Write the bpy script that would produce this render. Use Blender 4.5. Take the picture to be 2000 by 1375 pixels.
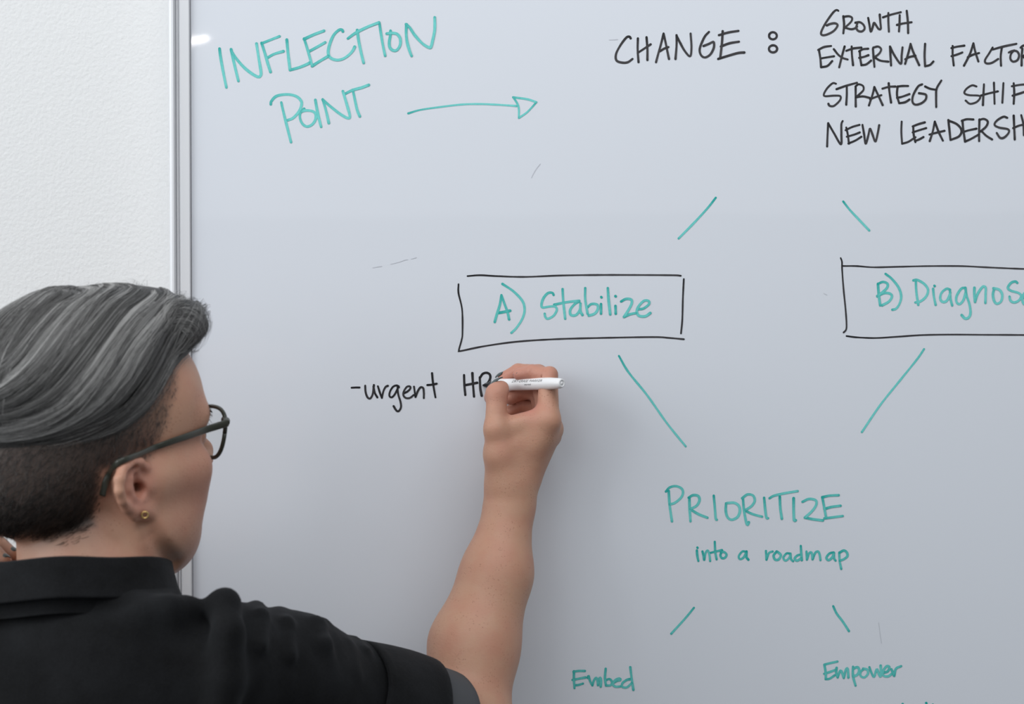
import bpy, bmesh, math, random
import numpy as np
from mathutils import Vector, Matrix

for _o in list(bpy.data.objects):
    bpy.data.objects.remove(_o, do_unlink=True)
SC = bpy.context.scene
COL = SC.collection

# ------------------------------------------------------------------ camera
FRAME_W, FRAME_H = 2000.0, 1375.0
CAM_D, CAM_Z, PITCH = 1.53, 1.60, math.radians(1.1)
LENS = 50.0
FPX = FRAME_W * LENS / 36.0
cam_data = bpy.data.cameras.new('camera')
cam_data.lens = LENS
cam_data.sensor_width = 36.0
cam_data.clip_start = 0.02
cam_data.dof.use_dof = True
cam_data.dof.focus_distance = 1.50
cam_data.dof.aperture_fstop = 6.3
cam = bpy.data.objects.new('camera', cam_data)
cam.location = (0.0, -CAM_D, CAM_Z)
cam.rotation_euler = (math.pi / 2 - PITCH, 0.0, 0.0)
COL.objects.link(cam)
SC.camera = cam

# ------------------------------------------------------------------ world, lights, exposure
world = bpy.data.worlds.new('room_light')
SC.world = world
world.use_nodes = True
world.node_tree.nodes['Background'].inputs[0].default_value = (0.86, 0.93, 1.0, 1)
world.node_tree.nodes['Background'].inputs[1].default_value = 0.16


def area(name, loc, target, sx, sy, power, col):
    l = bpy.data.lights.new(name, 'AREA')
    l.shape = 'RECTANGLE'
    l.size, l.size_y, l.energy, l.color = sx, sy, power, col
    o = bpy.data.objects.new(name, l)
    o.location = loc
    o.rotation_euler = (Vector(target) - Vector(loc)).to_track_quat('-Z', 'Y').to_euler()
    COL.objects.link(o)
    return o


area('window_daylight', (-3.6, -1.9, 2.6), (0.1, 0.0, 1.5), 3.0, 2.4, 86, (0.94, 0.975, 1.0))
area('room_daylight', (-3.8, -4.6, 3.1), (0.1, 0.0, 1.5), 5.0, 4.0, 62, (0.94, 0.975, 1.0))
area('ceiling_panel_light', (0.1, -1.15, 3.05), (0.1, -0.15, 1.4), 2.6, 0.9, 20, (0.97, 0.985, 1.0))
area('ceiling_fill_light', (0.6, -3.0, 3.1), (0.3, 0.0, 1.5), 4.0, 2.5, 23, (0.97, 0.985, 1.0))
spot = area('ceiling_spot_light', (-1.69, -5.95, 3.09), (-0.36, 0.0, 1.93), 0.20, 0.007, 1.1, (1.0, 0.98, 0.95))
spot.rotation_euler.rotate_axis('Z', math.radians(12))
SC.view_settings.view_transform = 'Standard'
SC.view_settings.look = 'None'
SC.view_settings.gamma = 1.0
SC.view_settings.use_curve_mapping = False
SC.view_settings.exposure = 0.0


def ray(px, py):
    """unit-depth direction of a pixel of the 2000x1375 frame, in world axes"""
    dx = (px - FRAME_W / 2) / FPX
    dz = -(py - FRAME_H / 2) / FPX
    c, s = math.cos(PITCH), math.sin(PITCH)
    return np.array([dx, c + dz * s, -s + dz * c])


def P(px, py, d=0.0):
    """point seen at that pixel, d millimetres in front of the whiteboard surface"""
    r = ray(px, py)
    t = (CAM_D - d * 0.001) / r[1]
    return np.array([0, -CAM_D, CAM_Z]) + r * t


# ------------------------------------------------------------------ materials
def mat(name, col, rough=0.5, spec=0.5, metal=0.0, coat=0.0):
    m = bpy.data.materials.new(name)
    m.use_nodes = True
    b = m.node_tree.nodes['Principled BSDF']
    b.inputs['Base Color'].default_value = (*col, 1)
    b.inputs['Roughness'].default_value = rough
    b.inputs['Specular IOR Level'].default_value = spec
    b.inputs['Metallic'].default_value = metal
    b.inputs['Coat Weight'].default_value = coat
    return m


def nd(m, kind, **kw):
    n = m.node_tree.nodes.new(kind)
    for k, v in kw.items():
        if k.startswith('i_'):
            n.inputs[k[2:].replace('_', ' ')].default_value = v
        else:
            setattr(n, k, v)
    return n


def ln(m, a, ao, b, bi):
    m.node_tree.links.new(a.outputs[ao], b.inputs[bi])


def bump(m, scale, strength, dist, detail=4.0, prev=None, stretch=None):
    tc = nd(m, 'ShaderNodeTexCoord')
    nz = nd(m, 'ShaderNodeTexNoise')
    nz.inputs['Scale'].default_value = scale
    nz.inputs['Detail'].default_value = detail
    if stretch:
        mp = nd(m, 'ShaderNodeMapping')
        mp.inputs['Scale'].default_value = stretch
        ln(m, tc, 'Object', mp, 'Vector')
        ln(m, mp, 'Vector', nz, 'Vector')
    else:
        ln(m, tc, 'Object', nz, 'Vector')
    bp = nd(m, 'ShaderNodeBump')
    bp.inputs['Strength'].default_value = strength
    bp.inputs['Distance'].default_value = dist
    ln(m, nz, 'Fac', bp, 'Height')
    if prev is not None:
        ln(m, prev, 'Normal', bp, 'Normal')
    ln(m, bp, 'Normal', m.node_tree.nodes['Principled BSDF'], 'Normal')
    return bp


M_WALL = mat('painted_wall', (0.79, 0.795, 0.795), 0.75, 0.3)
bump(M_WALL, 260.0, 0.55, 0.0012, 3.0)
M_FLOOR = mat('grey_carpet', (0.16, 0.165, 0.17), 0.95, 0.1)
bump(M_FLOOR, 400.0, 0.6, 0.003)
M_BOARD = mat('whiteboard_enamel', (0.71, 0.74, 0.795), 0.035, 0.30)
_b = bump(M_BOARD, 7.0, 0.05, 0.004, 1.0)
M_ALU = mat('anodised_aluminium', (0.74, 0.75, 0.775), 0.45, 0.3, 0.12)
bump(M_ALU, 900.0, 0.05, 0.0003, 2.0, None, (1, 1, 0.02))
M_GAP = mat('dark_joint', (0.22, 0.22, 0.24), 0.7)


def ink(name, dark, light):
    m = mat(name, light, 0.45, 0.3)
    at = nd(m, 'ShaderNodeAttribute', attribute_name='ink')
    tc = nd(m, 'ShaderNodeTexCoord')
    nz = nd(m, 'ShaderNodeTexNoise')
    nz.inputs['Scale'].default_value = 420.0
    nz.inputs['Detail'].default_value = 2.0
    ln(m, tc, 'Object', nz, 'Vector')
    mr = nd(m, 'ShaderNodeMapRange')
    mr.inputs['To Min'].default_value = -0.22
    mr.inputs['To Max'].default_value = 0.22
    ln(m, nz, 'Fac', mr, 'Value')
    ad = nd(m, 'ShaderNodeMath', operation='ADD', use_clamp=True)
    ln(m, at, 'Fac', ad, 0)
    ln(m, mr, 'Result', ad, 1)
    mx = nd(m, 'ShaderNodeMix', data_type='RGBA')
    mx.inputs[6].default_value = (*light, 1)
    mx.inputs[7].default_value = (*dark, 1)
    ln(m, ad, 'Value', mx, 0)
    m.node_tree.links.new(mx.outputs[2], m.node_tree.nodes['Principled BSDF'].inputs['Base Color'])
    return m


M_TEAL = ink('teal_marker_ink', (0.0, 0.36, 0.325), (0.21, 0.70, 0.665))
M_BLACK = ink('black_marker_ink', (0.006, 0.006, 0.008), (0.075, 0.07, 0.075))
M_SMUDGE = mat('faint_smudge', (0.56, 0.58, 0.63), 0.4, 0.3)


# ------------------------------------------------------------------ object helpers
def props(o, label=None, category=None, group=None, kind=None):
    if label:
        o['label'] = label
    if category:
        o['category'] = category
    if group:
        o['group'] = group
    if kind:
        o['kind'] = kind
    return o


def empty(name, loc):
    o = bpy.data.objects.new(name, None)
    o.location = loc
    o.empty_display_size = 0.05
    COL.objects.link(o)
    bpy.context.view_layer.update()
    return o


def link(name, me, material=None, parent=None, smooth=True):
    o = bpy.data.objects.new(name, me)
    COL.objects.link(o)
    if material:
        me.materials.append(material)
    if smooth and len(me.polygons):
        me.polygons.foreach_set('use_smooth', np.ones(len(me.polygons), dtype=bool))
    if parent:
        o.parent = parent
        bpy.context.view_layer.update()
        o.matrix_parent_inverse = parent.matrix_world.inverted()
    return o


def np_mesh(name, verts, faces, attrs=None):
    """verts (n,3), faces (m,3) or (m,4)"""
    verts = np.asarray(verts, dtype=np.float32)
    faces = np.asarray(faces, dtype=np.int32)
    me = bpy.data.meshes.new(name)
    me.vertices.add(len(verts))
    me.vertices.foreach_set('co', verts.ravel())
    k = faces.shape[1]
    me.loops.add(faces.size)
    me.loops.foreach_set('vertex_index', faces.ravel())
    me.polygons.add(len(faces))
    me.polygons.foreach_set('loop_start', np.arange(0, faces.size, k, dtype=np.int32))
    me.update(calc_edges=True)
    me.validate()
    for an, av in (attrs or {}).items():
        av = np.asarray(av, dtype=np.float32)
        if av.ndim == 1:
            a = me.attributes.new(an, 'FLOAT', 'POINT')
            a.data.foreach_set('value', av)
        else:
            a = me.attributes.new(an, 'FLOAT_COLOR', 'POINT')
            c = np.ones((len(av), 4), dtype=np.float32)
            c[:, :3] = av
            a.data.foreach_set('color', c.ravel())
    return me


def bm_obj(name, bm, material, parent=None, smooth=False):
    me = bpy.data.meshes.new(name)
    bmesh.ops.recalc_face_normals(bm, faces=bm.faces)
    bm.to_mesh(me)
    bm.free()
    return link(name, me, material, parent, smooth)


def bm_box(bm, x0, x1, y0, y1, z0, z1, bev=0.0):
    r = bmesh.ops.create_cube(bm, size=1.0)
    for v in r['verts']:
        v.co = Vector(((x0 + x1) / 2 + v.co.x * (x1 - x0), (y0 + y1) / 2 + v.co.y * (y1 - y0), (z0 + z1) / 2 + v.co.z * (z1 - z0)))
    if bev:
        es = list({e for v in r['verts'] for e in v.link_edges})
        bmesh.ops.bevel(bm, geom=es, offset=bev, segments=2, affect='EDGES', profile=0.5)


def catmull(pts, step):
    """smooth resampled polyline through pts (n,dim)"""
    pts = np.asarray(pts, dtype=float)
    if len(pts) == 2:
        n = max(2, int(np.linalg.norm(pts[1] - pts[0]) / step) + 1)
        t = np.linspace(0, 1, n)[:, None]
        return pts[0] * (1 - t) + pts[1] * t
    ext = np.vstack([2 * pts[0] - pts[1], pts, 2 * pts[-1] - pts[-2]])
    out = []
    for i in range(1, len(ext) - 2):
        p0, p1, p2, p3 = ext[i - 1:i + 3]
        n = max(2, int(np.linalg.norm(p2 - p1) / step) + 1)
        t = np.linspace(0, 1, n, endpoint=False)[:, None]
        out.append(0.5 * (2 * p1 + (p2 - p0) * t + (2 * p0 - 5 * p1 + 4 * p2 - p3) * t ** 2 + (3 * p1 - p0 - 3 * p2 + p3) * t ** 3))
    out.append(ext[-2][None, :])
    return np.vstack(out)


def tube(path, radii, sides=10, flat=None, up=None, closed=False):
    """swept tube; radii scalar or array; flat=(a,b) scales across/along up"""
    path = np.asarray(path, dtype=float)
    n = len(path)
    radii = np.ones(n) * radii if np.isscalar(radii) else np.asarray(radii)
    if closed:
        tan = np.roll(path, -1, 0) - np.roll(path, 1, 0)
    else:
        tan = np.gradient(path, axis=0)
    tan /= np.linalg.norm(tan, axis=1)[:, None] + 1e-12
    if up is None:
        a = np.array([0.31, 0.2, 0.93])
        up_v = a - tan[0] * (a @ tan[0])
        ups = []
        for i in range(n):
            up_v = up_v - tan[i] * (up_v @ tan[i])
            up_v /= np.linalg.norm(up_v)
            ups.append(up_v.copy())
        ups = np.array(ups)
    else:
        u = np.asarray(up, dtype=float)
        u = np.tile(u, (n, 1)) if u.ndim == 1 else u
        ups = u - tan * np.sum(u * tan, 1)[:, None]
        ups /= np.linalg.norm(ups, axis=1)[:, None]
    side = np.cross(tan, ups)
    fa, fb = flat if flat else (1.0, 1.0)
    th = np.linspace(0, 2 * np.pi, sides, endpoint=False)
    v = path[:, None, :] + radii[:, None, None] * (np.cos(th)[None, :, None] * side[:, None, :] * fa + np.sin(th)[None, :, None] * ups[:, None, :] * fb)
    v = v.reshape(-1, 3)
    f = []
    m = n if closed else n - 1
    for i in range(m):
        for j in range(sides):
            a, b = i * sides + j, i * sides + (j + 1) % sides
            c, d = ((i + 1) % n) * sides + (j + 1) % sides, ((i + 1) % n) * sides + j
            f.append((a, b, c, d))
    v = list(v)
    if not closed:
        v.append(path[0]); v.append(path[-1])
        ia, ib = len(v) - 2, len(v) - 1
        for j in range(sides):
            f.append((ia, (j + 1) % sides, j, j))
            f.append((ib, (n - 1) * sides + j, (n - 1) * sides + (j + 1) % sides, (n - 1) * sides + (j + 1) % sides))
    return np.array(v), f


def poly_obj(name, v, f, material, parent=None, smooth=True):
    me = bpy.data.meshes.new(name)
    ff = [tuple(dict.fromkeys(q)) for q in f]
    me.from_pydata([tuple(p) for p in v], [], ff)
    me.update()
    return link(name, me, material, parent, smooth)


def tubes_obj(name, parts, material, parent=None):
    V, F, o = [], [], 0
    for v, f in parts:
        V.extend(v)
        F.extend([tuple(i + o for i in q) for q in f])
        o += len(v)
    return poly_obj(name, V, F, material, parent)


# ------------------------------------------------------------------ the room
bm = bmesh.new(); bm_box(bm, -3.2, 3.2, 0.022, 0.14, 0.0, 3.2)
props(bm_obj('wall_back', bm, M_WALL), 'white painted wall with fine orange-peel texture behind the whiteboard', 'wall', kind='structure')
bm = bmesh.new(); bm_box(bm, -3.2, 3.2, -3.2, 0.14, -0.1, 0.0)
props(bm_obj('floor', bm, M_FLOOR), 'grey carpeted floor of the office', 'floor', kind='structure')

# ------------------------------------------------------------------ whiteboard
XL = P(371.5, 60)[0]                # inner edge of the left rail
BX1, BZ0, BZ1 = 1.15, 0.95, 2.15
board = props(empty('whiteboard', (0.3, 0.022, BZ0)), 'large white dry-erase whiteboard in an aluminium frame, covered in teal and black handwriting', 'whiteboard')
bm = bmesh.new(); bm_box(bm, XL - 0.012, BX1, 0.0, 0.021, BZ0, BZ1)
bm_obj('writing_surface', bm, M_BOARD, board)


def rail(name, prof, p0, p1, xdir, material=M_ALU):
    """extrude profile (across, out) from p0 to p1; xdir = across direction"""
    bm = bmesh.new()
    rings = []
    for p in (p0, p1):
        rings.append([bm.verts.new(Vector(p) + Vector(xdir) * a + Vector((0, -1, 0)) * b) for a, b in prof])
    n = len(prof)
    for i in range(n):
        bm.faces.new((rings[0][i], rings[0][(i + 1) % n], rings[1][(i + 1) % n], rings[1][i]))
    bm.faces.new(rings[0]); bm.faces.new(rings[1][::-1])
    return bm_obj(name, bm, material, board)


# across = distance outwards from the inner edge (m), out = height over the surface (m)
PROF = [(0.0, -0.004), (0.0, 0.0042), (0.0006, 0.0048), (0.0095, 0.0054), (0.0105, 0.0048), (0.0108, 0.0030), (0.0118, 0.0030),
        (0.0121, 0.0056), (0.0128, 0.0062), (0.0136, 0.0056), (0.0139, 0.0034), (0.0146, 0.0034), (0.0150, 0.0078),
        (0.0162, 0.0092), (0.0182, 0.0092), (0.0206, 0.0080), (0.0220, 0.0052), (0.0224, 0.0), (0.0224, -0.0215), (0.0150, -0.0215), (0.0150, -0.004)]
rail('frame_rail', PROF, (XL, 0, BZ0), (XL, 0, BZ1), (-1, 0, 0))
rail('frame_rail', PROF, (BX1, 0, BZ0), (BX1, 0, BZ1), (1, 0, 0))
rail('frame_rail', PROF, (XL - 0.0224, 0, BZ1), (BX1 + 0.0224, 0, BZ1), (0, 0, 1))
rail('frame_rail', PROF, (XL - 0.0224, 0, BZ0), (BX1 + 0.0224, 0, BZ0), (0, 0, -1))
rail('panel_joint', [(-0.0006, 0.0), (-0.0006, 0.0004), (0.0002, 0.0004), (0.0002, 0.0)], (XL, 0, BZ0), (XL, 0, BZ1), (-1, 0, 0), M_GAP)
# ------------------------------------------------------------------ handwriting on the board
RNG = np.random.default_rng(7)


def write(name, label, material, ox, oy, sc, width, strokes, fade=(0.85, 0.28), parent=None):
    """each stroke is a ribbon of ink lying on the writing surface"""
    V, F, A = [], [], []
    for si, st in enumerate(strokes):
        pts = np.array(st, dtype=float) * sc + np.array([ox, oy])
        if len(pts) == 1:
            pts = np.vstack([pts, pts + [0.5, 0.7]])
        c = catmull(pts, 2.0)
        n = len(c)
        tan = np.gradient(c, axis=0)
        tan /= np.linalg.norm(tan, axis=1)[:, None] + 1e-9
        nor = np.stack([-tan[:, 1], tan[:, 0]], 1)
        s = np.concatenate([[0], np.cumsum(np.linalg.norm(np.diff(c, axis=0), axis=1))])
        L = s[-1] + 1e-6
        wob = np.interp(s, np.linspace(0, L, max(3, int(L / 14))), RNG.uniform(0.88, 1.1, max(3, int(L / 14))))
        hw = width * 0.5 * wob
        d0, d1 = fade[0] * RNG.uniform(0.75, 1.1), fade[1] * RNG.uniform(0.7, 1.3)
        den = d1 * 0.8 + (d0 - d1 * 0.8) * np.exp(-s / max(18.0, 0.26 * L)) + 0.35 * np.exp(-(L - s) / 2.5)
        d = 0.20 + 0.015 * si
        base = len(V)
        for i in range(n):                       # three points across the ribbon
            for k in (-1, 0, 1):
                V.append(P(*(c[i] + nor[i] * hw[i] * k), d + 0.12 * s[i] / L))
                A.append(den[i] + (0.10 if k else -0.06))
            if i:
                a = base + (i - 1) * 3
                F += [(a, a + 3, a + 4, a + 1), (a + 1, a + 4, a + 5, a + 2)]
        for e, sg in ((0, -1), (n - 1, 1)):      # round ends
            fan = []
            for th in np.linspace(-90, 90, 7)[1:-1]:
                q = c[e] + hw[e] * (nor[e] * math.sin(math.radians(th)) + sg * tan[e] * math.cos(math.radians(th)))
                fan.append(len(V)); V.append(P(*q, d + 0.12 * s[e] / L)); A.append(den[e] + 0.12)
            chain = [base + e * 3] + fan + [base + e * 3 + 2]
            for a, b in zip(chain[:-1], chain[1:]):
                F.append((base + e * 3 + 1, a, b, b))
    me = bpy.data.meshes.new(name)
    me.from_pydata([tuple(v) for v in V], [], [tuple(dict.fromkeys(q)) for q in F])
    me.update()
    at = me.attributes.new('ink', 'FLOAT', 'POINT')
    at.data.foreach_set('value', np.clip(np.array(A), 0, 1).astype(np.float32))
    o = link(name, me, material, parent or board, False)
    if label:
        o['label'] = label
    return o


def ring(cx, cy, rx, ry, a0=0):
    return [(cx + rx * math.cos(math.radians(a0 + t)), cy + ry * math.sin(math.radians(a0 + t))) for t in range(0, 381, 30)]


T, K = M_TEAL, M_BLACK
write('handwritten_word', 'large teal word INFLECTION in capitals', T, 400, 0, .2501, 5.4, [
    [(115, 380), (122, 440), (145, 570), (168, 682)],
    [(205, 385), (230, 500), (262, 632)], [(205, 395), (240, 450), (300, 520), (360, 570), (415, 600), (435, 590), (438, 560), (420, 450), (403, 340)],
    [(443, 335), (470, 420), (490, 490), (513, 562)], [(445, 338), (510, 312), (583, 283)], [(490, 450), (540, 422), (613, 400)],
    [(640, 310), (650, 420), (665, 545)], [(665, 547), (740, 525), (800, 500), (818, 490)],
    [(775, 300), (800, 380), (820, 450), (838, 515)], [(775, 305), (850, 270), (930, 240)], [(812, 402), (870, 370), (940, 330)], [(838, 515), (900, 475), (965, 437)],
    [(1078, 245), (1070, 232), (1045, 235), (1005, 275), (975, 345), (963, 410), (980, 450), (1030, 468), (1080, 458), (1125, 428), (1155, 395), (1170, 365)],
    [(1190, 235), (1200, 310), (1220, 410), (1240, 490)], [(1117, 300), (1180, 255), (1270, 210), (1360, 175)],
    [(1362, 175), (1375, 260), (1390, 350), (1408, 435)],
    [(1450, 240), (1448, 280), (1440, 330), (1445, 370), (1470, 393), (1500, 390), (1525, 350), (1525, 300), (1500, 265), (1460, 258), (1420, 262)],
    [(1575, 190), (1572, 260), (1580, 330), (1600, 400), (1615, 437)], [(1570, 188), (1600, 215), (1640, 275), (1700, 340), (1750, 370), (1766, 365), (1780, 310), (1795, 230), (1795, 135)]])
write('handwritten_word', 'large teal word POINT in capitals', T, 400, 0, .2501, 5.2, [
    [(597, 800), (615, 880), (640, 980), (660, 1060), (673, 1110)], [(515, 815), (520, 790), (560, 750), (640, 737), (710, 750), (750, 785), (755, 820), (735, 870), (690, 920), (648, 938)],
    [(775, 850), (745, 885), (745, 930), (765, 970), (800, 988), (840, 970), (865, 930), (865, 890), (840, 868), (790, 862), (755, 870)],
    [(863, 780), (875, 850), (890, 920), (908, 990)],
    [(920, 775), (945, 860), (968, 960)], [(920, 778), (980, 830), (1050, 885), (1110, 920), (1133, 910), (1110, 820), (1078, 712)],
    [(1155, 700), (1170, 770), (1190, 860), (1210, 908)], [(1090, 735), (1150, 705), (1220, 685), (1280, 663)]], (0.7, 0.2))
write('drawn_arrow', 'thin teal arrow with an open triangle head', T, 750, 150, .175, 3.9, [
    [(270, 408), (400, 370), (600, 340), (850, 310), (1050, 303), (1250, 310), (1480, 325)],
    [(1445, 230), (1500, 330), (1505, 455)], [(1440, 228), (1600, 250), (1700, 283)], [(1700, 283), (1650, 340), (1590, 400), (1505, 458)]], (0.85, 0.12))
write('handwritten_word', 'black capitals CHANGE', K, 1180, 0, .211, 4.5, [
    [(245, 355), (235, 340), (205, 348), (150, 420), (110, 500), (115, 560), (170, 580), (220, 575), (262, 545)],
    [(312, 355), (310, 460), (318, 575)], [(392, 345), (400, 450), (400, 555)], [(310, 490), (370, 450), (430, 410)],
    [(550, 315), (520, 430), (500, 500), (480, 575)], [(550, 310), (570, 400), (590, 500), (600, 545)], [(515, 475), (555, 450), (595, 435)],
    [(670, 325), (670, 420), (660, 545)], [(668, 325), (700, 390), (745, 470), (795, 520), (808, 440), (800, 310)],
    [(970, 295), (930, 340), (890, 430), (885, 480), (905, 520), (940, 530), (985, 500), (1015, 440), (1015, 390), (1000, 390), (970, 405), (920, 425)],
    [(1097, 288), (1090, 400), (1075, 530)], [(1062, 325), (1150, 300), (1243, 285)], [(1080, 430), (1160, 400), (1248, 385)], [(1055, 545), (1150, 515), (1240, 490), (1297, 485)]], (0.95, 0.45))
for _c in (ring(1562, 331, 36, 33, 200), ring(1563, 452, 38, 33, 250)):
    write('colon_dot', None, K, 1180, 0, .211, 4.5, [_c], (0.95, 0.6))
write('handwritten_word', 'black capitals GROWTH at the top of the list', K, 1580, 0, .211, 4.3, [
    [(272, 100), (255, 92), (220, 120), (150, 220), (112, 300), (125, 325), (170, 318), (230, 285), (265, 235), (240, 215), (195, 222), (165, 235)],
    [(318, 150), (325, 230), (318, 308)], [(322, 155), (370, 150), (398, 165), (390, 200), (330, 258)], [(335, 257), (390, 270), (425, 262), (445, 245)],
    [(430, 210), (470, 205), (505, 230), (515, 265), (490, 290), (455, 285), (438, 255), (448, 215)],
    [(548, 165), (560, 230), (572, 293), (590, 250), (602, 210), (625, 240), (645, 268), (665, 265), (660, 200), (655, 135)],
    [(735, 120), (735, 200), (740, 292)], [(685, 160), (760, 135), (850, 112)],
    [(840, 140), (838, 220), (833, 290)], [(905, 100), (915, 200), (918, 305)], [(815, 230), (880, 215), (950, 205)]], (0.9, 0.5))
write('handwritten_word', 'black capitals EXTERNAL', K, 1580, 0, .211, 4.2, [
    [(92, 460), (105, 540), (112, 620)], [(85, 462), (140, 435), (205, 425)], [(112, 540), (170, 530), (232, 520)], [(112, 622), (170, 610), (215, 565)],
    [(230, 455), (270, 505), (310, 535), (358, 550)], [(330, 430), (305, 520), (280, 622)],
    [(395, 430), (398, 510), (408, 602)], [(345, 470), (410, 448), (485, 440)],
    [(470, 470), (475, 540), (485, 600)], [(465, 475), (500, 455), (548, 450)], [(465, 535), (510, 525), (550, 510)], [(485, 603), (530, 595), (575, 560)],
    [(592, 450), (598, 530), (606, 618)], [(595, 440), (640, 430), (668, 455), (650, 495), (605, 530)], [(608, 530), (660, 560), (735, 570)],
    [(750, 430), (755, 520), (760, 605)], [(750, 430), (790, 510), (850, 590), (858, 510), (866, 438)],
    [(940, 410), (920, 490), (890, 590)], [(940, 405), (965, 480), (1020, 602)], [(890, 548), (930, 527), (985, 515)],
    [(1075, 405), (1070, 510), (1075, 612)], [(1075, 612), (1120, 600), (1152, 568)]], (0.9, 0.55))
write('handwritten_word', 'black capitals FACTORS', K, 1580, 0, .211, 4.2, [
    [(1330, 425), (1330, 510), (1340, 605)], [(1318, 445), (1370, 432), (1438, 422)], [(1318, 520), (1370, 505), (1420, 485)],
    [(1522, 400), (1490, 500), (1435, 607)], [(1522, 400), (1540, 480), (1568, 568)], [(1470, 530), (1520, 505), (1575, 490)],
    [(1700, 440), (1670, 490), (1630, 555), (1640, 585), (1690, 582), (1752, 545)],
    [(1785, 440), (1775, 520), (1778, 607)], [(1700, 458), (1800, 430), (1920, 405)],
    [(1900, 465), (1870, 500), (1865, 545), (1890, 570), (1930, 555), (1945, 510), (1925, 475), (1885, 470), (1850, 485)],
    [(1975, 450), (1970, 520), (1968, 605)], [(1960, 440), (1990, 420), (2050, 430), (2040, 480), (1980, 520)], [(1985, 525), (2020, 560), (2070, 600)],
    [(2170, 430), (2120, 440), (2110, 490), (2160, 530), (2140, 590), (2090, 595)]], (0.9, 0.55))
write('handwritten_word', 'black capitals STRATEGY', K, 1580, 0, .211, 4.2, [
    [(250, 775), (220, 770), (170, 815), (138, 870), (150, 890), (230, 885), (290, 890), (285, 930), (230, 980), (190, 978), (180, 960)],
    [(350, 800), (350, 880), (345, 968)], [(255, 825), (340, 795), (445, 765)],
    [(432, 810), (432, 900), (433, 985)], [(430, 800), (460, 780), (500, 795), (505, 830), (480, 860), (435, 900)], [(435, 900), (500, 892), (560, 905)],
    [(605, 805), (590, 870), (555, 975)], [(605, 805), (640, 880), (682, 972)], [(565, 920), (610, 900), (670, 880)],
    [(738, 770), (745, 850), (760, 948)], [(680, 820), (740, 803), (800, 800)],
    [(820, 800), (815, 880), (835, 955)], [(820, 800), (870, 795), (918, 795)], [(815, 905), (860, 895), (930, 870)], [(835, 955), (890, 945), (930, 920)],
    [(1048, 780), (1010, 800), (965, 880), (958, 940), (985, 968), (1040, 955), (1080, 920), (1085, 880), (1060, 868), (1018, 862)],
    [(1075, 800), (1120, 820), (1175, 830)], [(1225, 745), (1182, 820), (1177, 900), (1178, 990)]], (0.9, 0.55))
write('handwritten_word', 'black capitals SHIFT', K, 1580, 0, .211, 4.2, [
    [(1550, 800), (1510, 790), (1460, 820), (1438, 860), (1480, 880), (1570, 885), (1585, 905), (1550, 945), (1490, 960), (1450, 930)],
    [(1620, 780), (1615, 870), (1610, 972)], [(1712, 765), (1715, 860), (1718, 960)], [(1590, 885), (1660, 865), (1748, 845)],
    [(1800, 768), (1795, 860), (1790, 950)],
    [(1895, 770), (1900, 860), (1895, 960)], [(1878, 798), (1950, 785), (2010, 780)], [(1885, 885), (1950, 865), (2000, 848)],
    [(2090, 790), (2088, 870), (2090, 960)], [(2030, 805), (2090, 788), (2160, 775)]], (0.9, 0.55))
write('handwritten_word', 'black capitals NEW', K, 1580, 0, .211, 4.2, [
    [(178, 1140), (172, 1250), (168, 1355)], [(178, 1140), (230, 1230), (295, 1335), (300, 1240), (300, 1150), (312, 1120)],
    [(345, 1180), (360, 1250), (370, 1330)], [(338, 1205), (400, 1175), (468, 1155)], [(350, 1265), (420, 1245), (470, 1225)], [(365, 1328), (430, 1300), (485, 1265)],
    [(495, 1155), (510, 1240), (525, 1330), (550, 1250), (565, 1190), (590, 1250), (615, 1310), (635, 1240), (650, 1158)]], (0.9, 0.55))
write('handwritten_word', 'black capitals LEADERSHIP', K, 1580, 0, .211, 4.2, [
    [(858, 1125), (855, 1220), (862, 1330)], [(862, 1330), (920, 1312), (985, 1270)],
    [(965, 1175), (970, 1250), (985, 1315)], [(960, 1170), (1010, 1150), (1072, 1132)], [(960, 1225), (1020, 1205), (1085, 1185)], [(980, 1305), (1020, 1290), (1060, 1268)],
    [(1165, 1125), (1145, 1220), (1118, 1305)], [(1165, 1125), (1200, 1220), (1240, 1302)], [(1115, 1245), (1180, 1228), (1255, 1210)],
    [(1290, 1110), (1300, 1200), (1310, 1295)], [(1290, 1115), (1370, 1150), (1412, 1205), (1390, 1260), (1310, 1295)],
    [(1420, 1115), (1430, 1210), (1445, 1310)], [(1415, 1118), (1460, 1103), (1522, 1105)], [(1430, 1220), (1480, 1205), (1550, 1190)], [(1445, 1310), (1500, 1285), (1570, 1245)],
    [(1578, 1105), (1575, 1210), (1575, 1305)], [(1575, 1110), (1620, 1100), (1655, 1125), (1640, 1170), (1590, 1215)], [(1600, 1215), (1640, 1255), (1695, 1290)],
    [(1835, 1090), (1800, 1080), (1740, 1115), (1718, 1155), (1760, 1180), (1840, 1195), (1850, 1225), (1810, 1270), (1770, 1275), (1738, 1230)],
    [(1895, 1070), (1900, 1180), (1905, 1290)], [(1965, 1065), (1985, 1150), (1990, 1250)], [(1890, 1185), (1950, 1160), (2010, 1150)],
    [(2070, 1070), (2080, 1170), (2080, 1270)], [(2150, 1080), (2150, 1180), (2150, 1290)], [(2150, 1085), (2220, 1090), (2225, 1140), (2160, 1180)]], (0.9, 0.55))
write('drawn_line', 'short teal line slanting down left under the word CHANGE', T, 1280, 350, .2327, 4.6, [[(507, 155), (440, 240), (330, 360), (195, 497)]], (1.0, 0.3))
write('drawn_line', 'short teal line slanting down right above box B', T, 1280, 350, .2327, 4.4, [[(1577, 187), (1630, 255), (1700, 330), (1795, 430)]], (1.0, 0.3))
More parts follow.
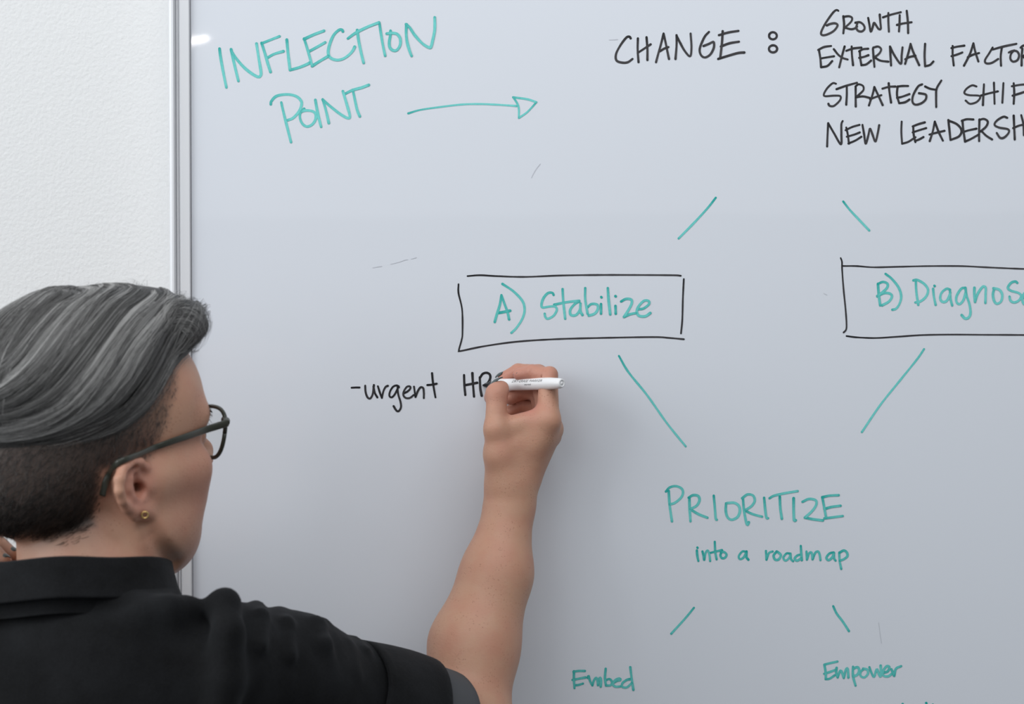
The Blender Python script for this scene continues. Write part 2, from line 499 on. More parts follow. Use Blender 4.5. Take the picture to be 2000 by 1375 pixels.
write('drawn_box', 'black hand-drawn box around the word Stabilize', K, 870, 500, .25, 3.4, [
    [(172, 157), (270, 150), (400, 157), (620, 163), (900, 152), (1200, 148), (1500, 148), (1780, 150), (1838, 154)],
    [(102, 220), (102, 290), (130, 420), (133, 600), (125, 660), (105, 735), (118, 742), (300, 705), (550, 670), (850, 650), (1200, 640), (1620, 633), (1750, 640), (1862, 650)],
    [(1862, 180), (1855, 330), (1850, 500), (1840, 605)]], (0.9, 0.6))
write('handwritten_letter', 'teal capital letter A', T, 870, 500, .25, 5.0, [
    [(437, 305), (425, 380), (400, 460), (385, 515)], [(437, 305), (460, 370), (485, 440), (497, 495)], [(410, 445), (455, 437), (505, 427)]], (1.0, 0.5))
write('bracket', 'teal closing bracket after the letter A', T, 870, 500, .25, 4.6, [[(445, 218), (530, 275), (600, 350), (618, 420), (600, 490), (555, 560), (515, 600)]], (0.9, 0.35))
write('handwritten_word', 'teal word Stabilize', T, 870, 500, .25, 4.9, [
    [(845, 305), (835, 288), (800, 290), (765, 330), (750, 380), (760, 402), (810, 395), (855, 395), (870, 420), (845, 465), (800, 490), (780, 475), (775, 450)],
    [(915, 258), (920, 350), (935, 490)], [(850, 380), (950, 360), (1045, 350)],
    [(1045, 355), (1010, 375), (975, 420), (980, 460), (1020, 460), (1050, 420), (1055, 370)], [(1055, 370), (1055, 430), (1070, 460)],
    [(1092, 250), (1092, 340), (1110, 450)], [(1110, 400), (1140, 375), (1185, 380), (1190, 415), (1165, 450), (1120, 465)],
    [(1215, 375), (1215, 450)], [(1217, 320)], [(1268, 250), (1275, 350), (1287, 455)], [(1328, 390), (1330, 450)], [(1328, 313)],
    [(1372, 355), (1410, 335), (1450, 340), (1455, 370), (1430, 420), (1395, 475)], [(1395, 475), (1440, 455), (1490, 445)],
    [(1500, 415), (1545, 410), (1590, 375), (1585, 350), (1550, 350), (1510, 390), (1495, 430), (1510, 465), (1560, 470), (1600, 445)]], (0.85, 0.3))
write('drawn_line', 'long teal line running down right from box A towards PRIORITIZE', T, 1180, 660, .35, 4.2, [[(82, 100), (135, 190), (240, 320), (350, 475), (455, 605)]], (1.0, 0.25))
write('drawn_line', 'long teal line running down left from box B towards PRIORITIZE', T, 1180, 660, .35, 4.0, [[(1785, 62), (1745, 120), (1640, 250), (1540, 375), (1438, 525)]], (0.7, 0.2))
write('handwritten_letter', 'black capital H beside the writing hand', K, 870, 500, .25, 4.8, [
    [(145, 930), (148, 1010), (155, 1085)], [(210, 915), (215, 1000), (223, 1098)], [(148, 1010), (200, 1000), (248, 990)]], (1.0, 0.75))
write('handwritten_letter', 'half-written black letter R at the marker tip', K, 870, 500, .25, 4.8, [
    [(268, 947), (270, 990), (273, 1040), (283, 1091)], [(273, 947), (291, 921), (320, 912), (344, 923), (351, 947), (342, 975), (322, 1003)]], (1.0, 0.75))
write('handwritten_word', 'black lower-case word urgent after a dash', K, 660, 680, .15, 3.9, [
    [(178, 515), (230, 512), (280, 512)], [(355, 488), (360, 570), (385, 640), (420, 655), (452, 600), (465, 510), (468, 480)], [(462, 500), (480, 580), (512, 640)],
    [(520, 495), (550, 590), (572, 648)], [(572, 648), (592, 560), (620, 505), (650, 490)],
    [(795, 510), (770, 485), (720, 500), (680, 560), (670, 620), (700, 640), (740, 600), (775, 530), (790, 495)], [(775, 500), (785, 600), (815, 700), (820, 770), (790, 820), (760, 810), (725, 755)],
    [(852, 590), (910, 560), (945, 520), (935, 497), (895, 505), (855, 570), (855, 620), (890, 650), (940, 645), (985, 610)],
    [(990, 500), (1000, 570), (1010, 635)], [(1010, 635), (1040, 560), (1075, 510), (1110, 520), (1118, 580), (1118, 650)],
    [(1225, 325), (1235, 430), (1255, 560), (1270, 640)], [(1165, 480), (1220, 475), (1285, 462)]], (1.0, 0.85))
write('drawn_box', 'black hand-drawn box around the word Diagnose', K, 1620, 480, .1906, 3.2, [
    [(115, 125), (128, 165), (130, 250), (145, 450), (165, 650), (175, 800), (170, 860), (145, 888)],
    [(140, 207), (280, 208), (450, 220), (700, 215), (1000, 208), (1350, 208), (1600, 220), (1994, 237), (2380, 245)],
    [(175, 925), (280, 938), (470, 945), (680, 933), (950, 915), (1250, 910), (1600, 912), (1994, 914), (2400, 920)], [(2405, 190), (2400, 500), (2405, 930)]], (1.0, 0.6))
write('handwritten_letter', 'teal capital letter B', T, 1620, 480, .1906, 4.9, [
    [(497, 390), (505, 500), (520, 610)], [(497, 390), (550, 370), (595, 390), (590, 430), (550, 470), (490, 515)], [(490, 520), (560, 485), (620, 490), (640, 520), (610, 570), (540, 610)]], (1.0, 0.35))
write('bracket', 'teal closing bracket after the letter B', T, 1620, 480, .1906, 4.6, [[(575, 288), (640, 340), (710, 430), (735, 520), (715, 600), (680, 645), (645, 655)]], (1.0, 0.3))
write('handwritten_word', 'teal word Diagnose', T, 1620, 480, .1906, 4.8, [
    [(885, 355), (890, 470), (910, 605)], [(860, 355), (900, 350), (970, 390), (1010, 450), (990, 520), (930, 570), (880, 580)],
    [(1062, 440), (1070, 520), (1088, 605)], [(1075, 408)],
    [(1235, 450), (1200, 440), (1150, 480), (1135, 540), (1160, 575), (1205, 560), (1240, 480)], [(1235, 450), (1240, 540), (1258, 612)],
    [(1390, 430), (1350, 440), (1305, 510), (1300, 570), (1330, 598), (1370, 560), (1395, 480)], [(1393, 430), (1405, 510), (1435, 600), (1445, 690), (1425, 735), (1390, 745), (1355, 710)],
    [(1485, 430), (1485, 500), (1492, 575)], [(1492, 570), (1520, 490), (1570, 420), (1600, 430), (1600, 500), (1598, 585)],
    [(1690, 435), (1675, 500), (1690, 570), (1720, 593), (1760, 565), (1770, 500), (1740, 450), (1680, 435)],
    [(1925, 380), (1905, 365), (1860, 380), (1828, 430), (1860, 460), (1930, 480), (1965, 510), (1940, 560), (1890, 580), (1855, 560), (1845, 520)],
    [(1965, 540), (2050, 500), (2040, 460), (1995, 490), (1975, 550), (2000, 600), (2060, 580)]], (0.7, 0.22))
write('handwritten_word', 'teal capitals PRIORITIZE', T, 1280, 930, .2, 5.0, [
    [(130, 145), (138, 270), (150, 360), (162, 440)], [(103, 150), (140, 110), (200, 97), (255, 120), (270, 160), (250, 210), (190, 260), (140, 275)],
    [(332, 210), (335, 320), (343, 440)], [(325, 210), (370, 185), (420, 195), (430, 240), (400, 290), (340, 320)], [(340, 322), (420, 370), (508, 405)],
    [(570, 190), (580, 300), (590, 415), (600, 425)],
    [(690, 265), (688, 340), (705, 400), (745, 425), (800, 400), (825, 345), (815, 290), (770, 260), (700, 262)],
    [(855, 215), (865, 330), (885, 440), (900, 475), (912, 450)], [(848, 215), (900, 178), (955, 190), (970, 240), (940, 290), (880, 330)], [(875, 335), (950, 370), (1042, 395)],
    [(1062, 210), (1072, 320), (1085, 405), (1100, 410)], [(1215, 200), (1220, 310), (1235, 415)], [(1115, 215), (1160, 190), (1270, 165), (1390, 145)],
    [(1350, 215), (1350, 330), (1355, 430), (1370, 430)],
    [(1437, 250), (1500, 222), (1565, 235), (1570, 280), (1530, 340), (1460, 405)], [(1460, 405), (1540, 420), (1635, 432)],
    [(1630, 205), (1650, 310), (1668, 410)], [(1630, 205), (1700, 190), (1790, 185)], [(1650, 320), (1720, 300), (1808, 288)], [(1650, 412), (1740, 400), (1830, 388)]], (0.9, 0.25))
write('handwritten_word', 'small teal word into', T, 1280, 930, .2, 4.6, [
    [(405, 725), (410, 780), (420, 828)], [(410, 697)], [(460, 735), (470, 780), (477, 815)], [(477, 815), (490, 750), (512, 725), (528, 770), (535, 828)],
    [(580, 640), (585, 740), (598, 812)], [(540, 748), (590, 735), (650, 722)], [(655, 730), (635, 770), (650, 800), (680, 795), (695, 765), (670, 740), (640, 745)]], (1.0, 0.5))
write('handwritten_word', 'small teal letter a between into and roadmap', T, 1280, 930, .2, 4.6, [
    [(885, 740), (850, 735), (815, 780), (825, 810), (860, 795), (890, 745)], [(890, 735), (890, 790), (908, 815)]], (1.0, 0.6))
write('handwritten_word', 'small teal word roadmap', T, 1280, 930, .2, 4.5, [
    [(1080, 730), (1085, 815)], [(1085, 815), (1110, 750), (1145, 735)], [(1185, 735), (1155, 775), (1170, 815), (1205, 812), (1225, 770), (1195, 740)],
    [(1310, 755), (1280, 755), (1250, 795), (1270, 825), (1305, 800), (1320, 760)], [(1320, 755), (1325, 810), (1345, 830)],
    [(1420, 680), (1425, 760), (1430, 820)], [(1420, 765), (1385, 775), (1360, 805), (1385, 825), (1425, 800)],
    [(1475, 735), (1480, 815)], [(1480, 815), (1500, 755), (1525, 745), (1535, 812)], [(1535, 812), (1560, 750), (1590, 735), (1605, 770), (1612, 820)],
    [(1735, 745), (1700, 755), (1670, 795), (1690, 820), (1725, 795), (1745, 750)], [(1742, 745), (1745, 800), (1760, 825)],
    [(1795, 745), (1800, 830), (1815, 905)], [(1800, 745), (1840, 725), (1870, 745), (1875, 780), (1840, 810), (1800, 825)]], (0.9, 0.4))
write('drawn_line', 'short teal line slanting down left towards the word Embed', T, 1090, 1160, .2, 4.6, [[(1327, 135), (1240, 240), (1105, 388)]], (1.0, 0.4))
write('drawn_line', 'short teal line slanting down right towards the word Empower', T, 1560, 1160, .2, 4.6, [[(337, 120), (370, 190), (430, 270), (490, 362)]], (1.0, 0.4))
write('handwritten_word', 'teal word Embed', T, 1090, 1160, .2, 4.7, [
    [(155, 755), (155, 840), (160, 920)], [(150, 760), (200, 752), (262, 752)], [(140, 840), (200, 828), (268, 815)], [(160, 893), (200, 888), (243, 875)],
    [(290, 820), (298, 800), (312, 850), (335, 893)], [(335, 893), (350, 845), (372, 818), (384, 845), (390, 890)], [(390, 890), (398, 840), (412, 818), (420, 850), (416, 905)],
    [(465, 730), (458, 820), (468, 895)], [(465, 845), (500, 830), (525, 855), (515, 890), (470, 895)],
    [(530, 875), (575, 850), (610, 840), (600, 825), (560, 840), (535, 880), (560, 905), (610, 903)],
    [(705, 715), (718, 820), (735, 935)], [(710, 830), (670, 840), (630, 870), (625, 905), (670, 912), (720, 870)]], (0.8, 0.4))
write('handwritten_word', 'teal word Empower', T, 1560, 1160, .2, 4.7, [
    [(250, 690), (262, 760), (265, 830)], [(250, 690), (310, 675), (378, 660)], [(248, 780), (310, 760), (360, 740)], [(262, 832), (300, 828), (350, 795)],
    [(370, 722), (366, 770), (380, 815)], [(380, 815), (400, 760), (415, 752), (440, 820)], [(440, 820), (460, 740), (478, 730), (485, 815)],
    [(530, 710), (530, 800), (555, 895)], [(530, 730), (575, 715), (590, 750), (570, 790), (530, 805)],
    [(640, 730), (605, 760), (605, 800), (640, 815), (675, 780), (670, 740), (630, 730)],
    [(690, 715), (710, 770), (735, 810), (755, 750), (765, 735), (785, 790), (800, 808), (803, 760), (800, 700)],
    [(825, 770), (870, 755), (885, 715), (860, 705), (825, 750), (825, 795), (870, 805), (910, 780)],
    [(905, 735), (920, 770), (932, 798)], [(932, 798), (950, 730), (1000, 705)]], (0.75, 0.3))
for _l, _s in (('first dark teal letter top cut off at the lower edge of the view', [[(1763, 1375), (1763, 1385), (1764, 1397)]]), ('dark teal dot cut off at the lower edge of the view', [[(1809, 1373)]]),
               ('last dark teal letter top cut off at the lower edge of the view', [[(1822, 1376), (1823, 1386), (1824, 1397)]])):
    write('handwritten_letter', _l, T, 0, 0, 1.0, 4.6, _s, (1.0, 0.9))
for _s in ([(728, 523), (738, 521), (745, 520)], [(763, 516), (779, 512), (790, 508), (796, 507)], [(803, 506), (813, 503)], [(1038, 347), (1043, 337), (1048, 329), (1055, 320)], [(1609, 573), (1615, 576)], [(1190, 78), (1206, 77)]):
    write('smudge', None, M_SMUDGE, 0, 0, 1.0, 1.5, [_s])
write('smudge', 'thin grey scratch above the word Empower', M_SMUDGE, 1560, 1160, .2, 1.0, [[(780, 280), (790, 360), (800, 430), (808, 480)]])
# ------------------------------------------------------------------ smooth solids (signed distance fields meshed by surface nets)
V3 = lambda *a: np.array(a, dtype=float)


def ball(c, r):
    c = np.asarray(c, dtype=float)
    return {'k': 'ball', 'c': c, 'r': r, 'b': (c, r)}


def cone(a, b, r1, r2):
    a, b = np.asarray(a, dtype=float), np.asarray(b, dtype=float)
    R = np.linalg.norm(b - a) / 2 + max(r1, r2)
    return {'k': 'cone', 'a': a, 'q': b, 'r1': r1, 'r2': r2, 'b': ((a + b) / 2, R)}


def ell(c, r, rot=None):
    """ellipsoid; columns of rot are its axes"""
    c = np.asarray(c, dtype=float)
    return {'k': 'ell', 'c': c, 'r': np.asarray(r, dtype=float), 'rot': np.eye(3) if rot is None else np.asarray(rot), 'b': (c, max(r))}


def U(k, *ch):
    return {'k': 'U', 's': k, 'ch': list(ch)}


def CUT(k, a, b):
    return {'k': 'CUT', 's': k, 'ch': [a, b]}


def chain(pts, rads, k=0.003):
    return U(k, *[cone(pts[i], pts[i + 1], rads[i], rads[i + 1]) for i in range(len(pts) - 1)])


def XF(rot, t, ch):
    """child lives in a local frame: world = rot @ local + t"""
    return {'k': 'XF', 'rot': np.asarray(rot), 't': np.asarray(t), 'ch': [ch]}


def smin(a, b, k):
    if k <= 0:
        return np.minimum(a, b)
    h = np.maximum(k - np.abs(a - b), 0) / k
    return np.minimum(a, b) - h * h * k * 0.25


def sdf(n, p, ctr=None, rad=None, far=0.075):
    """None when the whole node is farther than `far` from the block (ctr, rad)"""
    k = n['k']
    if 'b' in n and ctr is not None:
        if np.linalg.norm(ctr - n['b'][0]) - n['b'][1] - rad > far:
            return None
    if k == 'U':
        d = None
        for c in n['ch']:
            e = sdf(c, p, ctr, rad, far)
            if e is not None:
                d = e if d is None else smin(d, e, n['s'])
        return d
    if k == 'CUT':
        d = sdf(n['ch'][0], p, ctr, rad, far)
        if d is None:
            return None
        e = sdf(n['ch'][1], p, ctr, rad, far)
        return d if e is None else -smin(-d, e, n['s'])
    if k == 'XF':
        q = (p - n['t']) @ n['rot']
        return sdf(n['ch'][0], q, None if ctr is None else (ctr - n['t']) @ n['rot'], rad, far)
    if k == 'ball':
        return np.linalg.norm(p - n['c'], axis=-1) - n['r']
    if k == 'ell':
        q = (p - n['c']) @ n['rot']
        k0 = np.linalg.norm(q / n['r'], axis=-1)
        k1 = np.linalg.norm(q / (n['r'] ** 2), axis=-1) + 1e-9
        return k0 * (k0 - 1.0) / k1
    if k == 'cone':
        ba = n['q'] - n['a']
        l2 = ba @ ba
        rr = n['r1'] - n['r2']
        a2 = l2 - rr * rr
        if l2 < 1e-12 or a2 <= 0:
            return np.linalg.norm(p - n['a'], axis=-1) - max(n['r1'], n['r2'])
        il2 = 1.0 / l2
        pa = p - n['a']
        y = pa @ ba
        z = y - l2
        xv = pa * l2 - y[..., None] * ba
        x2 = np.sum(xv * xv, -1)
        y2, z2 = y * y * l2, z * z * l2
        kk = np.sign(rr) * rr * rr * x2
        d = (np.sqrt(x2 * a2 * il2) + y * rr) * il2 - n['r1']
        m2 = np.sign(y) * a2 * y2 < kk
        d = np.where(m2, np.sqrt(x2 + y2) * il2 - n['r1'], d)
        m1 = np.sign(z) * a2 * z2 > kk
        return np.where(m1, np.sqrt(x2 + z2) * il2 - n['r2'], d)


def axis(*segs):
    """rectilinear axis: (start, end, step) segments joined"""
    out = []
    for a, b, s in segs:
        n = max(1, int(round((b - a) / s)))
        out.append(np.linspace(a, b, n, endpoint=False))
    out.append(np.array([segs[-1][1]]))
    return np.concatenate(out)


def mesh_sdf(node, X, Y, Z, extra=None, B=12):
    """surface nets over a rectilinear grid, only in blocks near the surface; extra(p, d) may add detail"""
    ax = [X, Y, Z]
    nb = [int(math.ceil((len(a) - 1) / B)) for a in ax]
    ax = [np.concatenate([a, a[-1] + (a[-1] - a[-2]) * np.arange(1, n * B + 2 - len(a))]) if n * B + 1 > len(a) else a for a, n in zip(ax, nb)]
    N = [len(a) for a in ax]
    keep = []
    c3 = [0.5 * (a[0:n * B:B] + a[B:n * B + 1:B]) for a, n in zip(ax, nb)]
    h3 = [0.5 * (a[B:n * B + 1:B] - a[0:n * B:B]) for a, n in zip(ax, nb)]
    G = np.stack(np.meshgrid(*c3, indexing='ij'), -1)
    H = np.sqrt(h3[0][:, None, None] ** 2 + h3[1][None, :, None] ** 2 + h3[2][None, None, :] ** 2)
    D = sdf(node, G.reshape(-1, 3)).reshape(G.shape[:3])
    keep = np.argwhere(np.abs(D) < H * 2.6 + 0.01)
    VID, VP, QD = [], [], []
    lin = lambda i, j, k: (i.astype(np.int64) * N[1] + j) * N[2] + k
    corners = [(a, b, c) for a in (0, 1) for b in (0, 1) for c in (0, 1)]
    edges = [(m, n) for m in range(8) for n in range(m + 1, 8) if sum(abs(corners[m][t] - corners[n][t]) for t in range(3)) == 1]
    for bi, bj, bk in keep:
        xs, ys, zs = (ax[t][b * B:b * B + B + 1] for t, b in zip(range(3), (bi, bj, bk)))
        p = np.stack(np.meshgrid(xs, ys, zs, indexing='ij'), -1)
        ctr = G[bi, bj, bk]
        d = sdf(node, p, ctr, H[bi, bj, bk])
        if d is None:
            continue
        if extra is not None:
            d = extra(p, d)
        if d.min() > 0 or d.max() < 0:
            continue
        s = d < 0
        cnt = sum(s[a:a + B, b:b + B, c:c + B].astype(np.int8) for a, b, c in corners)
        ci = np.argwhere((cnt > 0) & (cnt < 8))
        if len(ci) == 0:
            continue
        acc = np.zeros((len(ci), 3)); num = np.zeros(len(ci))
        for m, n in edges:
            cm, cn = ci + corners[m], ci + corners[n]
            dm, dn = d[tuple(cm.T)], d[tuple(cn.T)]
            x = (dm < 0) != (dn < 0)
            t = np.where(x, dm / np.where(x, dm - dn, 1.0), 0.0)[:, None]
            pt = p[tuple(cm.T)] * (1 - t) + p[tuple(cn.T)] * t
            acc += np.where(x[:, None], pt, 0); num += x
        VP.append(acc / num[:, None])
        gi = ci + np.array([bi, bj, bk]) * B
        VID.append(lin(*gi.T))
        off = np.array([bi, bj, bk]) * B
        for a in range(3):
            u, v = (a + 1) % 3, (a + 2) % 3
            e0 = s[:B, :B, :B]
            sl = [slice(0, B)] * 3; sl[a] = slice(1, B + 1)
            e1 = s[tuple(sl)]
            ei = np.argwhere(e0 != e1)
            if len(ei) == 0:
                continue
            flip = e0[tuple(ei.T)]
            g = ei + off
            q = []
            for du, dv in ((0, 0), (-1, 0), (-1, -1), (0, -1)):
                c = g.copy(); c[:, u] += du; c[:, v] += dv
                q.append(lin(*c.T))
            q = np.stack(q, 1)
            q[~flip] = q[~flip][:, ::-1]
            QD.append(q)
    VID = np.concatenate(VID); VP = np.concatenate(VP); QD = np.concatenate(QD)
    o = np.argsort(VID); VID, VP = VID[o], VP[o]
    ix = np.searchsorted(VID, QD); ix = np.clip(ix, 0, len(VID) - 1)
    ok = np.all(VID[ix] == QD, axis=1)
    return VP, ix[ok]


def rot_axes(x, y):
    """right-handed frame whose first axis is x and second is close to y"""
    x = np.asarray(x, float) / np.linalg.norm(x)
    y = np.asarray(y, float); y = y - x * (x @ y); y /= np.linalg.norm(y)
    return np.stack([x, y, np.cross(x, y)], 1)


def Rz(a):
    c, s = math.cos(a), math.sin(a)
    return np.array([[c, -s, 0], [s, c, 0], [0, 0, 1]])


def Ry(a):
    c, s = math.cos(a), math.sin(a)
    return np.array([[c, 0, s], [0, 1, 0], [-s, 0, c]])


def Rx(a):
    c, s = math.cos(a), math.sin(a)
    return np.array([[1, 0, 0], [0, c, -s], [0, s, c]])


rad = math.radians


def surf(px, py, node, off=0.0, far_=1.6, near=0.6):
    """first point of a solid (grown by off) met by the sight line of a pixel"""
    px, py = np.atleast_1d(px).astype(float), np.atleast_1d(py).astype(float)
    r = np.stack([ray(a, b) for a, b in zip(px, py)])
    r /= np.linalg.norm(r, axis=1)[:, None]
    o = np.array([0, -CAM_D, CAM_Z])
    t = np.full(len(px), near)
    for _ in range(160):
        d = sdf(node, o + r * t[:, None]) - off
        t = np.where((d > 0.0002) & (t < far_), t + np.maximum(d * 0.7, 0.0002), t)
    return o + r * t[:, None]
# ------------------------------------------------------------------ the person: body as one continuous surface
# head frame: x forward, y to the person's left, z up, origin midway between the ear canals
HS = 1.06                                         # head size
HEAD_R = Rz(rad(44)) @ Rx(rad(3)) @ Ry(rad(-8))
EAR_R = P(268, 945, 350)                          # right ear canal
HEAD_T = EAR_R - HEAD_R @ (V3(0, -0.076, 0) * HS)
HL = lambda q: HEAD_R @ (np.asarray(q, float) * HS) + HEAD_T       # head-local metres -> world
mm = lambda *a: np.array(a, dtype=float) * 0.001


def ear(side):
    """one ear in head-local metres; side -1 right, +1 left"""
    f = side
    q = lambda x, z, w: mm(x * 1.04 - 0.5, f * w, z * 0.71 - 0.5)           # w = distance from the mid-plane
    pts = [(6, -2, 74.5), (8, 8, 76.5), (7, 18, 79), (1, 26, 82), (-8, 29.5, 86), (-17, 26, 91), (-23, 17, 95), (-24.5, 5, 96), (-22, -7, 94), (-17, -17, 90), (-10, -25, 85.5), (-2, -30, 81)]
    rr = [2.6, 3.2, 3.6, 4.0, 4.3, 4.5, 4.5, 4.2, 4.0, 4.0, 4.4, 5.0]
    rim = U(0.0012, *[cone(q(*pts[i]), q(*pts[i + 1]), rr[i] * 1e-3, rr[i + 1] * 1e-3) for i in range(len(pts) - 1)])
    fr = rot_axes(V3(0.86, f * -0.5, 0.0), V3(-0.06, 0, 1))
    plate = ell(q(-9, 1, 82.5), mm(16.5, 24, 4.0), fr)
    lobe = U(0.004, ell(q(3, -33, 79.5), mm(10, 10, 5.0), fr), ell(q(-5, -26, 82), mm(10, 10, 5.0), fr))
    anti = U(0.0012, *[cone(q(*a), q(*b), 0.0030, 0.0032) for a, b in (((-4, 17, 82), (-11, 12, 87)), ((-11, 12, 87), (-14, 2, 89)), ((-14, 2, 89), (-11, -9, 87)), ((-11, -9, 87), (-4, -15, 82)))])
    trag = U(0.003, ell(q(7, -3, 79), mm(5.0, 4.0, 6.5)), ball(q(0, -15, 80), 0.0042))
    back = ell(q(-8, 2, 76), mm(11, 10, 20))
    e = U(0.004, plate, rim, lobe, anti, trag, back)
    hole = cone(q(-1.5, -3, 86), q(1.0, -3, 66), 0.0042, 0.0036)
    concha = U(0.004, ell(q(-2, -2, 84), mm(5.2, 8.5, 7.6)), ell(q(-4, 10, 86), mm(4.5, 4.0, 5.0)), ball(q(2.5, -3, 76), 0.0042))
    scapha = U(0.0008, *[cone(q(*a), q(*b), 0.0023, 0.0023) for a, b in (((-6, 23, 86), (-15, 19, 92.5)), ((-15, 19, 92.5), (-19, 8, 95.5)), ((-19, 8, 95.5), (-17.5, -5, 94.5)))])
    return CUT(0.003, CUT(0.003, e, concha), scapha), hole


def head_parts():
    skull = U(0.03, ell(mm(-6, 0, 42), mm(96, 75, 91)), ell(mm(44, 0, 55), mm(50, 67, 60)), ell(mm(-52, 0, 12), mm(50, 58, 52)))
    face = U(0.025, U(0.02, ell(mm(42, 0, -25), mm(46, 56, 62)), *[ell(mm(20, s * 58, -26), mm(30, 13, 34)) for s in (1, -1)]), ell(mm(44, 0, -46), mm(36, 42, 38)))
    jaw = U(0.02, *[cone(mm(10, s * 56, -46), mm(52, s * 20, -68), 0.019, 0.018) for s in (1, -1)],
            cone(mm(52, 20, -68), mm(52, -20, -68), 0.018, 0.018),
            *[cone(mm(2, s * 63, -8), mm(10, s * 57, -46), 0.013, 0.019) for s in (1, -1)])
    chin = ell(mm(59, 0, -66), mm(14, 20, 14))
    cheeks = [ell(mm(60, s * 37, -20), mm(20, 20, 24)) for s in (1, -1)]
    jowl = [ell(mm(33, s * 42, -52), mm(28, 20, 26)) for s in (1, -1)]
    under = ell(mm(24, 0, -76), mm(40, 45, 24))
    zyg = [cone(mm(66, s * 50, -2), mm(20, s * 68, -2), 0.012, 0.010) for s in (1, -1)]
    brow = [cone(mm(86, s * 8, 38), mm(74, s * 46, 38), 0.010, 0.011) for s in (1, -1)]
    h = U(0.02, skull, face, jaw, *cheeks, *jowl, under, chin)
    h = U(0.022, h, *zyg); h = U(0.014, h, *brow)
    sock = U(0.005, *[ell(mm(92, s * 32, 20), mm(14, 17, 11)) for s in (1, -1)])
    h = CUT(0.014, h, sock)
    lids = U(0.002, *[CUT(0.001, ell(mm(76.5, s * 32, 19), mm(13.6, 14.5, 13.2)), ell(mm(90, s * 32, 17.6), mm(9, 11.5, 4.2))) for s in (1, -1)])
    h = U(0.004, h, lids)
    nose = U(0.006, cone(mm(88, 0, 24), mm(104, 0, -1), 0.0075, 0.0085), ball(mm(104, 0, -5), 0.0105), *[ell(mm(98, s * 12, -9), mm(10, 7, 8)) for s in (1, -1)],
             cone(mm(97, 0, -14), mm(90, 0, -27), 0.006, 0.005))
    h = U(0.010, h, nose)
    h = CUT(0.003, h, U(0.001, *[ell(mm(102, s * 6, -15), mm(5, 3, 4)) for s in (1, -1)]))
    mouth = ell(mm(75, 0, -40), mm(14, 27, 17))
    h = U(0.012, h, mouth)
    lips = U(0.003, *[cone(mm(90.5, s * 6, -36.5), mm(79, s * 23, -41), 0.0048, 0.0022) for s in (1, -1)], *[cone(mm(89.5, s * 5, -45.5), mm(79, s * 22, -42.5), 0.0058, 0.0024) for s in (1, -1)],
             cone(mm(90, -5, -45.5), mm(90, 5, -45.5), 0.0056, 0.0056))
    h = U(0.004, h, lips)
    h = CUT(0.002, h, U(0.001, *[cone(mm(97, 0, -41), mm(79, s * 24, -42), 0.0016, 0.001) for s in (1, -1)]))
    er = [ear(-1), ear(1)]
    h = U(0.005, h, er[0][0], er[1][0])
    h = CUT(0.003, h, U(0.001, er[0][1], er[1][1]))
    return h


def scaled(n, s):
    """uniformly scale a tree of solids"""
    for key in ('c', 'a', 'q', 'r', 'r1', 'r2'):
        if key in n:
            n[key] = n[key] * s
    if 'b' in n:
        n['b'] = (n['b'][0] * s, n['b'][1] * s)
    if n['k'] in ('U', 'CUT'):
        n['s'] = n['s'] * s
    for c in n.get('ch', []):
        scaled(c, s)
    return n


HEAD = XF(HEAD_R, HEAD_T, scaled(head_parts(), HS))

# ---- right arm and hand
SH_R = P(425, 1312, 330)                          # right shoulder joint
SH_L = P(-190, 1300, 345)
EL_R = P(918, 1430, 150)
WR = P(1000, 925, 60)
MCP = {'i': P(1070, 822, 74), 'm': P(1074, 838, 54), 'r': P(1072, 850, 36), 'p': P(1062, 862, 20)}
IDX = [MCP['i'], P(1071, 736, 60), P(1040, 727, 53), P(1014, 731, 44)]
MID = [MCP['m'], P(1052, 729, 32), P(1012, 725, 21), P(984, 738, 15)]
RNG_F = [MCP['r'], P(1050, 764, 24), P(1018, 766, 20), P(997, 778, 24)]
PNK = [MCP['p'], P(1044, 794, 14), P(1016, 792, 13), P(994, 804, 17)]
TH_M, TH_I, TH_T = P(969, 838, 78), P(970, 769, 68), P(961, 776, 46)
th = U(0.007, cone(P(978, 890, 74), TH_M, 0.0160, 0.0114), cone(TH_M, TH_I, 0.0118, 0.0102), cone(TH_I, TH_T, 0.0100, 0.0084), ball(P(980.5, 757, 62), 0.0066), cone(P(978, 890, 74), P(992, 935, 67), 0.0165, 0.0215))
fingers = U(0.0012,
            chain(IDX, [0.0120, 0.0096, 0.0080, 0.0064], 0.002), ball(P(1074, 731, 60), 0.0085),
            chain(MID, [0.0120, 0.0092, 0.0080, 0.0064], 0.002),
            chain(RNG_F, [0.0115, 0.0092, 0.0082, 0.0070], 0.002),
            chain(PNK, [0.0105, 0.0080, 0.0072, 0.0062], 0.002))
palm = U(0.012,
         cone(WR + V3(0.009, 0, 0), MCP['i'], 0.0180, 0.0130), cone(WR + V3(0.014, 0.006, 0), MCP['m'], 0.0170, 0.0135),
         cone(WR + V3(0.004, 0.012, 0), MCP['r'], 0.015, 0.0125), cone(WR + V3(-0.002, 0.014, 0), MCP['p'], 0.015, 0.0115),
         cone(P(985, 836, 73), P(1052, 818, 72), 0.0110, 0.0105),
         cone(P(985, 880, 68), P(1056, 848, 64), 0.0190, 0.0140))
hand = U(0.006, palm, fingers)
hand = U(0.007, hand, th)
hand = CUT(0.0022, hand, U(0.001, cone(P(1036, 714, 61), P(1038, 738, 63), 0.0012, 0.0012), cone(P(1062, 733, 66), P(1056, 738, 65), 0.0010, 0.0006), cone(P(1008, 803, 86), P(1030, 807, 85), 0.0012, 0.0016), cone(P(1030, 807, 85), P(1044, 801, 84), 0.0016, 0.0008)))
